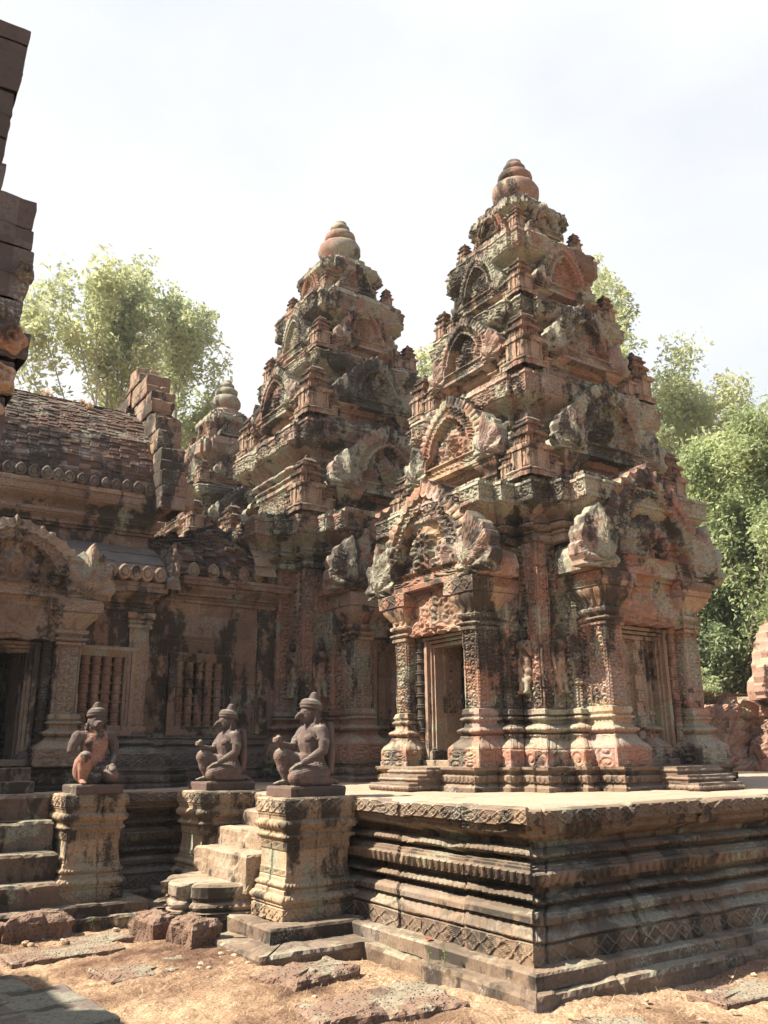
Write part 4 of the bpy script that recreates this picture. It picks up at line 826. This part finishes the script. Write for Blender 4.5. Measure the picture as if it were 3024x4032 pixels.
    lathe(c2, (x, 0, .80), [(.06, -.02), (.062, .0), (.056, .008), (.058, .018), (.048, .026), (.05, .036), (.04, .044), (.042, .054), (.03, .062), (.03, .07), (.016, .078), (.002, .08)], 18, 12, .08)
    V, Q, T = c2.arrays(); crown = mesh('crown', V, Q, T, M['statue'], True)
    w_ = None
    if not monkey:
        m2 = MB()
        for q in (-1, 1):
            o = resample([(-.05, .12), (.04, .1), (.055, .3), (.05, .5), (.02, .585), (-.03, .59), (-.06, .5), (-.07, .3)], 60) + (q * .075, 0)
            plate(m2, Fr((-.165, 0), (-1, 0)), o, lambda u, v, r, s: .012 * np.sin(v * 60) * (r < .9) + .02 * (1 - r), .02, .05, 10, None, .003, q + 3)
        V, Q, T = m2.arrays(); w_ = mesh('wing', V, Q, T, M['statue'], True)
    e = None
    if monkey:
        m2 = MB()
        for q in (-1, 1):
            P = np.array([[(.005 + .0 * a, q * .105, .612 + .0) + np.array([(.026 + .011 * math.cos(b2)) * math.cos(a), .011 * math.sin(b2), (.026 + .011 * math.cos(b2)) * math.sin(a)]) for b2 in np.linspace(0, 2 * np.pi, 9)[:-1]] for a in np.linspace(0, 2 * np.pi, 21)[:-1]])
            i = np.arange(160).reshape(20, 8); m2.add(P.reshape(-1, 3), np.stack([i, np.roll(i, -1, 0), np.roll(np.roll(i, -1, 0), -1, 1), np.roll(i, -1, 1)], -1).reshape(-1, 4))
        V, Q, T = m2.arrays(); e = mesh('earrings', V, Q, T, M['statue'], True)
        m2 = MB(); chain(m2, [(.03, -.13, .17), (.09, 0, .14), (.06, .12, .18)], [.03, .045, .03]); chain(m2, [(.1, -.06, .09), (.12, .0, .05), (.12, .05, .07)], [.05, .06, .05]); w_ = fused('loincloth', m2, M['plinth'], .01, 2, .003)
    return body, crown, w_, e
BIRD, MONK = guardian('bird'), guardian('monkey')
def statue(kind, loc, rz, label, s=1.):
    t = thing('guardian_statue', loc, label, 'statue', 'kneeling guardian statues'); t.rotation_euler = (0, 0, rz)
    parts = BIRD if kind == 'bird' else MONK
    for n_, me in zip(('body', 'crown', 'wings' if kind == 'bird' else 'loincloth', 'earrings'), parts):
        if me is not None: put(n_, me, t, (0, 0, .085), 0, s)
    m = MB(); loft(m, rect(-.245, .335, -.235, .245), Prof(0, 0).to(.004, .07).to(-.005, .088, n=1), .03, True, .005, seed=int(loc[0] * 10)); V, Q, T = m.arrays(); put('plinth', mesh('plinth', V, Q, T, M['plinth']), t)
    return t
statue('bird', (4.12, 7.43, 1.217), math.pi, 'nearest kneeling beaked stone statue with wings and raised fist, right of the short stairs')
statue('bird', (4.1, 9.37, 1.217), math.pi, 'middle kneeling beaked stone statue on the pedestal left of the short stairs', .98)
bm_ = MONK[0]; bm_.materials.clear(); bm_.materials.append(M['statue_pink']); bm_.materials.append(M['statue'])
cc = np.zeros(len(bm_.polygons) * 3, np.float32); bm_.polygons.foreach_get('center', cc); cc = cc.reshape(-1, 3); jt = .03 * fbm(cc, 14, 2)
dk = (cc[:, 2] + jt > .585) | (np.abs(cc[:, 1]) + jt > .128) & (cc[:, 2] > .31) | (cc[:, 1] + jt > .14) | ((cc[:, 1] + jt > .02) & (cc[:, 2] < .24)) | (cc[:, 0] + jt < -.03)
dk &= ~((cc[:, 1] < -.05) & (cc[:, 2] < .31))
bm_.polygons.foreach_set('material_index', dk.astype(np.int32)); bm_.update()
mk = statue('monkey', (2.66, 9.62, 1.217), -math.pi / 2, 'kneeling monkey faced stone statue with a broken arm and pink patches', .98)

# ------------------------------------------------------------------ ground, blocks, stones
def ground_h(X, Y):
    P = np.stack([X, Y, 0 * X], -1); near = 1 - sstep(18, 40, np.hypot(X, Y))
    return near * (.035 * fbm(P, .7, 3) + .012 * fbm(P, 5, 5) + .012 * vnoise(P, 13, 6) + .006 * vnoise(P, 30, 16) - .03 * sstep(0, 3, -X + 0))
gx = np.concatenate([-np.geomspace(260, 2.2, 40), np.arange(-2, .3, .2), np.arange(.3, 9.5, .035), np.geomspace(9.6, 300, 50)])
gy = np.concatenate([-np.geomspace(200, 1, 30), np.arange(-.8, 3.6, .2), np.arange(3.7, 11, .035), np.geomspace(11.1, 300, 50)])
X, Y = np.meshgrid(gx, gy); mb = MB(); sheet(mb, np.stack([X, Y, ground_h(X, Y) - .01], -1))
m, t = mat_new('dry_earth'); n = t.nodes.new; k = t.links.new
tc = n('ShaderNodeTexCoord')
def nz_(s, d=6, r_=.6):
    x = n('ShaderNodeTexNoise'); x.inputs['Scale'].default_value = s; x.inputs['Detail'].default_value = d; x.inputs['Roughness'].default_value = r_; k(tc.outputs['Object'], x.inputs[0]); return x.outputs[0]
def rmp(v, cols):
    x = n('ShaderNodeValToRGB'); x.color_ramp.elements[0].position = cols[0][0]; x.color_ramp.elements[0].color = (*cols[0][1], 1); x.color_ramp.elements[1].position = cols[-1][0]; x.color_ramp.elements[1].color = (*cols[-1][1], 1)
    for p, c in cols[1:-1]: e = x.color_ramp.elements.new(p); e.color = (*c, 1)
    k(v, x.inputs[0]); return x.outputs[0]
c1 = rmp(nz_(.9), [(.36, (.25, .155, .11)), (.45, (.46, .31, .205)), (.56, (.70, .51, .34))]); c2 = rmp(nz_(9), [(.3, (.5, .45, .4)), (.7, (1, 1, 1))]); c3 = rmp(nz_(55, 4, .75), [(.38, (.35, .29, .25)), (.58, (1, 1, 1))])
x = n('ShaderNodeMix'); x.data_type = 'RGBA'; x.blend_type = 'MULTIPLY'; x.inputs[0].default_value = .7; k(c1, x.inputs[6]); k(c2, x.inputs[7])
y = n('ShaderNodeMix'); y.data_type = 'RGBA'; y.blend_type = 'MULTIPLY'; y.inputs[0].default_value = .8; k(x.outputs[2], y.inputs[6]); k(c3, y.inputs[7])
bs = n('ShaderNodeBsdfPrincipled'); bs.inputs['Roughness'].default_value = .95; bs.inputs['Specular IOR Level'].default_value = .1; k(y.outputs[2], bs.inputs[0])
bp = n('ShaderNodeBump'); bp.inputs['Strength'].default_value = .9; bp.inputs['Distance'].default_value = .03; k(nz_(40, 6, .75), bp.inputs['Height']); k(bp.outputs[0], bs.inputs['Normal'])
o = n('ShaderNodeOutputMaterial'); k(bs.outputs[0], o.inputs[0]); M['earth'] = m
g = obj('ground', mb, M['earth']); g['kind'] = 'structure'

def block(c, size, rz, h, seed, label, mat='laterite', group='laterite blocks half sunk in the ground', er=.035):
    mb = MB(); hx, hy = size[0] / 2, size[1] / 2; b_ = min(.07, h * .6)
    loft(mb, rect(-hx, hx, -hy, hy), Prof(0, -.14, .03).to(.005, max(0., h - b_), n=4).to(-b_ * .35, h - b_ * .3, n=2).to(-b_, h, n=2).to(-min(hx, hy) * .55, h + .008, n=4), .03, True, er, seed=seed, chunk=.03)
    V, Q, T = mb.arrays(); o = put('stone_block', mesh('stone_block', V, Q, T, M[mat]), None, (c[0], c[1], 0), rz); return tag(o, label, 'stone block', group)
block((2.08, 8.92), (.56, .34), -.05, .2, 201, 'large rounded laterite block at the foot of the left staircase')
block((1.6, 8.98), (.34, .38), .05, .17, 202, 'laterite block cut by the left picture edge, at the foot of the left staircase')
block((3.12, 7.72), (.30, .36), .3, .22, 203, 'squarish rough laterite block in front of the lobed step')
block((2.98, 8.3), (.26, .5), .1, .2, 204, 'rough laterite block tight against the lobed step, left of the squarish one')
block((3.36, 5.12), (1.0, .55), -.12, .055, 205, 'long flat pitted slab in the foreground before the terrace corner')
block((3.42, 6.12), (.72, .42), .25, .06, 206, 'rounded laterite hump in the ground right of the nearest pedestal footing')
flat = [((2.1, 8.1), (.9, .45), .05), ((2.5, 8.45), (.5, .4), .15), ((2.5, 7.05), (.75, .42), .1), ((4.1, 3.95), (.9, .4), .1), ((5.6, 4.0), (.7, .3), -.05)]
for i, (c, s_, a) in enumerate(flat): block(c, s_, a, .008 + .006 * (i % 3), 210 + i, 'flat worn laterite paver lying almost level with the dry ground', group='flat sunken pavers', er=.02)
for i, (c, s_, a) in enumerate([((1.45, 6.62), (.8, .48), .06), ((1.5, 6.1), (.8, .48), .06), ((1.3, 7.15), (.6, .5), .06)]): block(c, s_, a, .03, 230 + i, 'smooth flat paving slab in shadow at the lower left corner', 'slab', 'shaded paving slabs', .008)
rng = random.Random(4)
rock_me = []
for i in range(4):
    mb = MB(); sphere_mb(mb, (0, 0, 0), (1, .8, .6), 14); V, Q, T = mb.arrays(); V = V * (1 + .35 * fbm(V, 1.3, i))[:, None]; rock_me.append(mesh('pale_stone', V, Q, T, M['rock']))
for i in range(46):
    if i < 18: x, y = rng.uniform(2.5, 3.3), rng.uniform(6.7, 7.3)
    elif i < 30: x, y = rng.uniform(1.9, 3.0), 8.9 + rng.uniform(-.5, .2)
    else: x, y = rng.uniform(2.2, 7), rng.uniform(4.0, 6.4)
    if y > 4.4 and x > 4.1: y = rng.uniform(3.7, 4.3)
    s_ = rng.uniform(.012, .04); o = put('pale_stone', rock_me[i % 4], None, (x, y, s_ * .2), rng.uniform(0, 6), (s_, s_, s_))
    tag(o, 'small pale stone lying loose on the dry ground', 'stone', 'loose pale stones')
# dry grass
rs = np.random.RandomState(3); n_ = 11000
X = rs.uniform(.8, 8.5, n_); Y = rs.uniform(3.4, 9.3, n_); dens = vnoise(np.stack([X, Y, 0 * X], -1), 1.1, 8) + .6 * vnoise(np.stack([X, Y, 0 * X], -1), 4, 9)
ok = (dens > -.15) & ~((X > 4.1) & (Y > 4.42)) & ~((X > 3.3) & (Y > 6.7)); X, Y = X[ok], Y[ok]; n_ = len(X)
a = rs.uniform(0, 6.28, n_); h = rs.uniform(.012, .045, n_); wd = rs.uniform(.002, .004, n_); ln = rs.normal(0, .025, (n_, 2)); Zg = ground_h(X, Y) - .012
B = np.stack([X, Y, Zg], 1); s1 = np.stack([np.cos(a) * wd, np.sin(a) * wd, 0 * a], 1); tip = B + np.concatenate([ln, h[:, None]], 1)
mb = MB(); mb.add(np.stack([B - s1, B + s1, tip], 1).reshape(-1, 3), None, np.arange(n_ * 3).reshape(-1, 3)); tag(obj('dry_grass', mb, M['straw']), 'short dry straw coloured grass on the open ground', 'grass', kind='stuff')
def leafmesh(name, mat, s):
    mb = MB(); u = np.linspace(0, 1, 9); w_ = np.sin(u * np.pi) ** .8 * .3; P = np.stack([np.stack([u * s, w_ * q * s, .12 * s * np.sin(u * 3) + .1 * s * abs(q) * w_], 1) for q in (-1, 0, 1)]); sheet(mb, P); V, Q, T = mb.arrays(); return mesh(name, V, Q, T, mat)
lm = leafmesh('fallen_leaf', M['leaf_litter'], .07)
for i in range(26):
    x, y = rng.uniform(1.4, 7), rng.uniform(3.8, 8.6)
    if x > 3.6: y = rng.uniform(3.6, 4.3) if x > 4 else rng.uniform(4, 6)
    tag(put('fallen_leaf', lm, None, (x, y, .012 + float(ground_h(np.array(x), np.array(y)))), rng.uniform(0, 6), rng.uniform(.6, 1.3)), 'pale dead leaf fallen on the ground', 'leaf', 'fallen dead leaves')
tag(put('fallen_leaf', leafmesh('red_leaf', M['leaf_red'], .09), None, (4.29, 5.82, .19), .8), 'single red dead leaf on the terrace step', 'leaf')
def sprout(x, y, z, h, label):
    mb = MB(); chain(mb, [(x, y, z), (x + .01, y, z + h * .5), (x, y + .01, z + h)], [.003, .0025, .002])
    for i in range(7):
        q = rng.uniform(0, 6.3); zz = z + h * (.3 + .1 * i); d = np.array([math.cos(q), math.sin(q), .25]); p = np.array([x, y, zz]); sdv = np.array([-d[1], d[0], 0]); l = .03
        mb.add([p, p + d * l * .5 + sdv * l * .3, p + d * l, p + d * l * .5 - sdv * l * .3], [(0, 1, 2, 3)])
    tag(obj('green_sprout', mb, M['sprout']), label, 'plant')
sprout(4.13, 5.6, .08, .13, 'thin green sprout with pale leaves against the lower terrace step, the shorter one'); sprout(4.14, 5.42, .08, .19, 'taller thin green sprout growing before the lower terrace step')
sprout(2.6, 9.0, .0, .1, 'tiny green weed at the foot of the monkey statue pedestal')
def tuft(x, y, z, s_, label):
    mb = MB()
    for i in range(40):
        q = rng.uniform(0, 6.3); l = s_ * rng.uniform(.5, 1); o_ = rng.uniform(.2, .9); p = np.array([x + rng.uniform(-.03, .03), y + rng.uniform(-.03, .03), z]); e = p + np.array([math.cos(q) * o_ * l, math.sin(q) * o_ * l, l * (1 - o_ * .5)]); m_ = (p + e) / 2 + (0, 0, l * .12); sv = np.array([-math.sin(q), math.cos(q), 0]) * .006
        mb.add([p - sv, p + sv, m_ + sv, m_ - sv, e], [(0, 1, 2, 3)], [(3, 2, 4)])
    tag(obj('grass_tuft', mb, M['straw']), label, 'grass tuft', 'dry tufts on the hall roof')
tuft(2.4, 12.98, 6.98, .22, 'large dry grass tuft on the hall roof ridge near the left edge'); tuft(2.95, 13.0, 7.0, .13, 'small dry grass tuft on the hall roof ridge'); tuft(2.95, 12.5, 6.74, .15, 'dry grass tuft sprouting below the hall roof ridge')

# ------------------------------------------------------------------ neighbouring masonry
lib = thing('library_gable', (.3, 3.3, 0), 'dark towering stone wall end with stepped gable at the left picture edge', 'building')
k_ = 3.4 / 5
P5 = np.array([(.713, -.5), (.713, 3.2), (.70, 3.5), (.76, 3.62), (.765, 3.8), (.73, 3.86), (.80, 3.98), (.80, 4.06), (.75, 4.13), (.752, 4.3), (.768, 4.32), (.77, 4.55), (.758, 4.72), (.762, 4.76), (.74, 4.78), (.735, 4.85), (.724, 4.955), (.528, 4.965), (.535, 5.3), (.537, 5.55), (.546, 5.57), (.55, 5.85), (.563, 5.87), (.586, 6.2)])
mb = MB(); z = -.4; i = 0
while z < 6.19:
    h = [.21, .16, .19, .14, .23, .17][i % 6]; z1 = min(z + h, 6.19)
    if z < 4.9 and z1 > 4.9: z1 = 4.96
    x1 = float(np.interp((z + z1) / 2, P5[:, 1], P5[:, 0])); jx = .008 * math.sin(i * 2.3); top = z1 > 4.97
    xl = -2.2 if not top else -1.4
    for q0, q1 in ((xl, x1 - .5 - .2 * (i % 2)), (x1 - .5 - .2 * (i % 2) + .004, x1 + jx)):
        pl = [(q0 * k_, 3.4 + .006 * math.sin(i * 5 + q0)), (q1 * k_, 3.4 + .006 * math.sin(i * 3)), (q1 * k_, 4.7), (q0 * k_, 4.7)]
        loft(mb, pl, Prof(-.003, 1.6 + (z - 1.6) * k_).to(0, 1.6 + (z + .008 - 1.6) * k_, n=1).to(.003, 1.6 + (z1 - .008 - 1.6) * k_).to(-.003, 1.6 + (z1 - 1.6) * k_, n=1), [.025, .025, .3, .3], True, .008, seed=400 + i, chunk=.02)
    z = z1 + .002; i += 1
obj('wall', mb, M['lib'], lib)
lf = Fr((0, 3.4), (0, -1)); LZ = lambda z: 1.6 + (z - 1.6) * k_
for i, (x, z, r_) in enumerate([(.70, 3.98, .085), (.62, 4.08, .1), (.5, 4.02, .09), (.66, 3.72, .09), (.54, 3.74, .1), (.40, 3.82, .11), (.62, 3.52, .08), (.46, 3.5, .1), (.72, 4.44, .06)]):
    mb = MB(); th = np.linspace(0, 2 * np.pi, 50)[:-1]; o = np.stack([x * k_ + r_ * k_ * (1 + .12 * np.cos(5 * th + i)) * np.cos(th), LZ(z) + r_ * k_ * (1 + .12 * np.cos(5 * th + i)) * np.sin(th)], 1)
    plate(mb, lf, o, lambda u, v, r, s: .035 * np.sqrt(np.clip(1 - r ** 2, 0, 1)) + .012 * np.cos(9 * r - np.arctan2(v - LZ(z), u - x * k_)), .012, .05, 12, None, .004, i); obj('carved_boss', mb, M['lib'] if i % 3 else M['red'], lib)
shd = thing('stepped_wall', (-2.6, 8, 0), 'stepped stone gable outside the picture whose shadow falls on the lower left slabs', 'wall')
tE = math.tan(SUN_EL)
mb = MB()
for i, (y0, y1, h) in enumerate([(9.32, 9.73, 4.4), (8.55, 9.3, 4.66), (7.95, 8.53, 4.6), (5.2, 7.93, 4.84)]): box(mb, -3.0, -2.5, y0, y1, -.1, h * tE, .3, .01, i)
obj('wall', mb, M['dark'], shd)
wl = thing('enclosure_wall', (20, 12, 0), 'crumbling red enclosure wall low at the right edge behind the nearest tower', 'wall')
mb = MB(); loft(mb, rect(16.2, 40, 12.2, 13.0), Prof(.1, -.2).to(.1, .5).to(0, .55).to(0, 2.3).to(.1, 2.32).to(.1, 2.55).to(.0, 2.6).to(-.2, 2.85), [.07, .5, .5, .3], True, .09, (.3, .6, .05), 301, .3); obj('masonry', mb, M['red'], wl)
gp = thing('gateway_pavilion', (20, 12, 0), 'ruined pink gateway with a curled pediment cut by the right picture edge', 'gateway')
mb = MB(); loft(mb, rect(18.35, 24, 11.6, 14), Prof(.12, -.2).to(.12, .6).to(0, .7).to(0, 2.4).to(.15, 2.5).to(.15, 2.75).to(-.2, 2.85), [.07, .5, .5, .07], True, .08, (.33, .6, .05), 305, .25); obj('wall', mb, M['red'], gp)
pediment(gp, Fr((19.55, 11.5), (0, -1)), 2.7, 1.4, 2.1, .1, .5, 307, M['red'], 34)

# ------------------------------------------------------------------ trees
def tree(name, base, top, rad, label, mat, nleaf, lsize, seed, levels=4, spread=.62, trunk_r=.3, fork=.38, flat_=.8, droop=0., cl=.17, inner=2, group='trees behind the temple'):
    rg = random.Random(seed); r2 = np.random.RandomState(seed); H = top - base[2]
    segs = []; ends = []
    def grow(p, d, l, r_, lv):
        q = p; n = 3; rr = r_
        for i in range(n):
            d2 = (Vector(d) + Vector((rg.uniform(-.16, .16), rg.uniform(-.16, .16), rg.uniform(-.05, .12)))).normalized(); q2 = q + np.array(d2) * l / n; segs.append((q, q2, rr, rr * .88)); q = q2; d = d2; rr *= .88
            if lv >= levels - inner: ends.append((q, lv))
        if lv < levels:
            for i in range(rg.choice((2, 3, 3)) if lv else 4):
                a = rg.uniform(0, 6.283) if lv else i * 1.57 + rg.uniform(-.4, .4); sp = spread * rg.uniform(.6, 1.25); v = Vector(d); ax = v.orthogonal().normalized(); ax.rotate(Matrix.Rotation(a, 3, v)); nd = (v * math.cos(sp) + ax * math.sin(sp)).normalized()
                grow(q, nd, l * rg.uniform(.62, .85), rr * rg.uniform(.55, .75), lv + 1)
    grow(np.array(base, float), (rg.uniform(-.06, .06), rg.uniform(-.06, .06), 1), H * fork, trunk_r, 0)
    E = np.array([e for e, l in ends])
    # fit the limbs to the asked-for height and radius
    zmax = E[:, 2].max(); rmax = np.percentile(np.hypot(E[:, 0] - base[0], E[:, 1] - base[1]), 96)
    fz = (H * .96) / (zmax - base[2]); fr_ = rad * .93 / rmax
    def fit(P): P = P.copy(); g_ = sstep(0, .35, (P[:, 2] - base[2]) * fz / H)[:, None]; P[:, :2] = np.array(base[:2]) + (P[:, :2] - np.array(base[:2])) * (1 + (fr_ - 1) * g_); P[:, 2] = base[2] + (P[:, 2] - base[2]) * fz; return P
    A_, B_ = fit(np.array([s_[0] for s_ in segs])), fit(np.array([s_[1] for s_ in segs])); E = fit(E); t = MB()
    for p0_, p1_, s_ in zip(A_, B_, segs): capsule(t, p0_, p1_, s_[2], s_[3], 7)
    root = thing(name, base, label, 'tree', group)
    obj('trunk', t, M['bark' if name == 'broadleaf_tree' else 'bark_dark'], root)
    ncl = len(E); per = max(8, nleaf // ncl); c = np.repeat(E, per, 0); cr = np.repeat(r2.uniform(.5, 1.2, ncl), per) * rad * cl
    d = r2.normal(0, 1, (len(c), 3)); d /= np.linalg.norm(d, axis=1)[:, None]; c = c + d * (cr * r2.uniform(.2, 1, len(c)) ** .5)[:, None] * (1, 1, flat_); c[:, 2] -= droop * r2.uniform(0, 1, len(c))
    nrm = r2.normal(0, 1, (len(c), 3)) + (0, 0, .8); nrm /= np.linalg.norm(nrm, axis=1)[:, None]; a = np.cross(nrm, r2.normal(0, 1, (len(c), 3))); a /= np.linalg.norm(a, axis=1)[:, None]; b_ = np.cross(nrm, a)
    s_ = (lsize * r2.uniform(.55, 1.3, len(c)))[:, None]
    L = np.stack([c - a * s_, c + b_ * s_ * .42, c + a * s_, c - b_ * s_ * .42], 1).reshape(-1, 3); mb = MB(); mb.add(L, np.arange(len(L)).reshape(-1, 4)); obj('crown', mb, mat, root)
    return root
tree('broadleaf_tree', (7.6, 29.5, 0), 21.6, 6.0, 'large pale spreading tree with visible grey limbs behind the hall roof', M['leaf_pale'], 42000, .12, 5, 5, .6, .42, .27, cl=.105, inner=2)
tree('broadleaf_tree', (11.6, 36, 0), 17.5, 5.5, 'hazy pale tree low between the large spreading tree and the middle tower', M['leaf_pale'], 40000, .12, 8, 5, .6, .4, .3, cl=.13, inner=1)
tree('broadleaf_tree', (4.2, 38, 0), 19, 6, 'pale tree behind the dark wall end and left side of the hall roof', M['leaf_pale'], 40000, .12, 9, 5, .6, .4, .3, cl=.13, inner=1)
tree('mango_tree', (19.9, 13.3, 0), 10.4, 3.3, 'dense bright green tree rising right behind the nearest tower', M['leaf_bright'], 120000, .075, 12, 5, .7, .2, .13, droop=.3, cl=.17, inner=5)
tree('mango_tree', (23.5, 13.2, 0), 12.2, 4.0, 'dense green tree at the right picture edge above the gateway', M['leaf_bright'], 90000, .09, 15, 5, .7, .22, .13, droop=.3, cl=.17, inner=5)
tree('mango_tree', (20.8, 15.2, 0), 8.5, 3.2, 'dark green lower tree close behind the right side of the nearest tower', M['leaf_deep'], 70000, .08, 13, 5, .7, .16, .12, droop=.3, cl=.17, inner=5)
tree('broadleaf_tree', (24.6, 19.6, 0), 16.8, 5.0, 'thin pale tree showing above the bright green tree on the right', M['leaf_pale'], 36000, .1, 18, 5, .6, .35, .4, cl=.13, inner=1)
tree('broadleaf_tree', (22.9, 19.6, 0), 20.6, 2.9, 'tall slender pale tree peeking out beside the top of the nearest tower', M['leaf_pale'], 14000, .1, 21, 4, .5, .22, .55, cl=.14)
tree('broadleaf_tree', (30, 21.0, 0), 18.0, 5.0, 'pale tree behind the trees at the right picture edge', M['leaf_pale'], 36000, .11, 25, 5, .6, .35, .4, cl=.13, inner=1)
tree('broadleaf_tree', (17.8, 24.6, 0), 18.0, 3.2, 'pale tree glimpsed in the gap between the middle and nearest towers', M['leaf_pale'], 14000, .11, 27, 4, .6, .3, .45, cl=.14)
tree('shrub', (17.6, 13.2, 0), 3.6, 1.3, 'yellowish bush above the enclosure wall beside the nearest tower', M['leaf_pale'], 9000, .05, 31, 3, .7, .06, .05, group='bushes')
tree('shrub', (19.6, 13.3, 0), 5.2, 2.0, 'dense green bush above the wall left of the gateway', M['leaf_deep'], 30000, .07, 33, 4, .75, .06, .06, group='bushes')
far = MB()
rs = np.random.RandomState(9); n_ = 60000; X = rs.uniform(-60, 120, n_); Y = 70 + rs.normal(0, 3, n_) - .25 * np.abs(X); Zt = rs.uniform(0, 1, n_) ** .7 * (8 + 4 * vnoise(np.stack([X, 0 * X, 0 * X], -1), .12, 2)); X2, Y2 = X, Y
c = np.stack([X2, Y2, Zt], 1); a = rs.normal(0, .35, (n_, 3)); b_ = rs.normal(0, .35, (n_, 3)); L = np.stack([c - a, c + b_, c + a, c - b_], 1).reshape(-1, 3); far.add(L, np.arange(len(L)).reshape(-1, 4))
tag(obj('far_woodland', far, M['leaf_deep']), 'distant woodland band behind the temple', 'woodland', kind='stuff')

# ------------------------------------------------------------------ hazy morning air
mb = MB(); x0, x1, y0, y1, z0, z1 = -60, 130, -60, 110, -1.2, 23
mb.add([(x, y, z) for z in (z0, z1) for x, y in rect(x0, x1, y0, y1)], [(3, 2, 1, 0), (4, 5, 6, 7), (0, 1, 5, 4), (1, 2, 6, 5), (2, 3, 7, 6), (3, 0, 4, 7)])
m, t = mat_new('hazy_air'); v = t.nodes.new('ShaderNodeVolumePrincipled'); v.inputs['Color'].default_value = (.95, .97, 1, 1); v.inputs['Density'].default_value = .0009; v.inputs['Anisotropy'].default_value = .2
o = t.nodes.new('ShaderNodeOutputMaterial'); t.links.new(v.outputs[0], o.inputs['Volume']); hz = obj('haze', mb, m); hz['kind'] = 'stuff'; hz['label'] = 'thin pale haze hanging in the air'
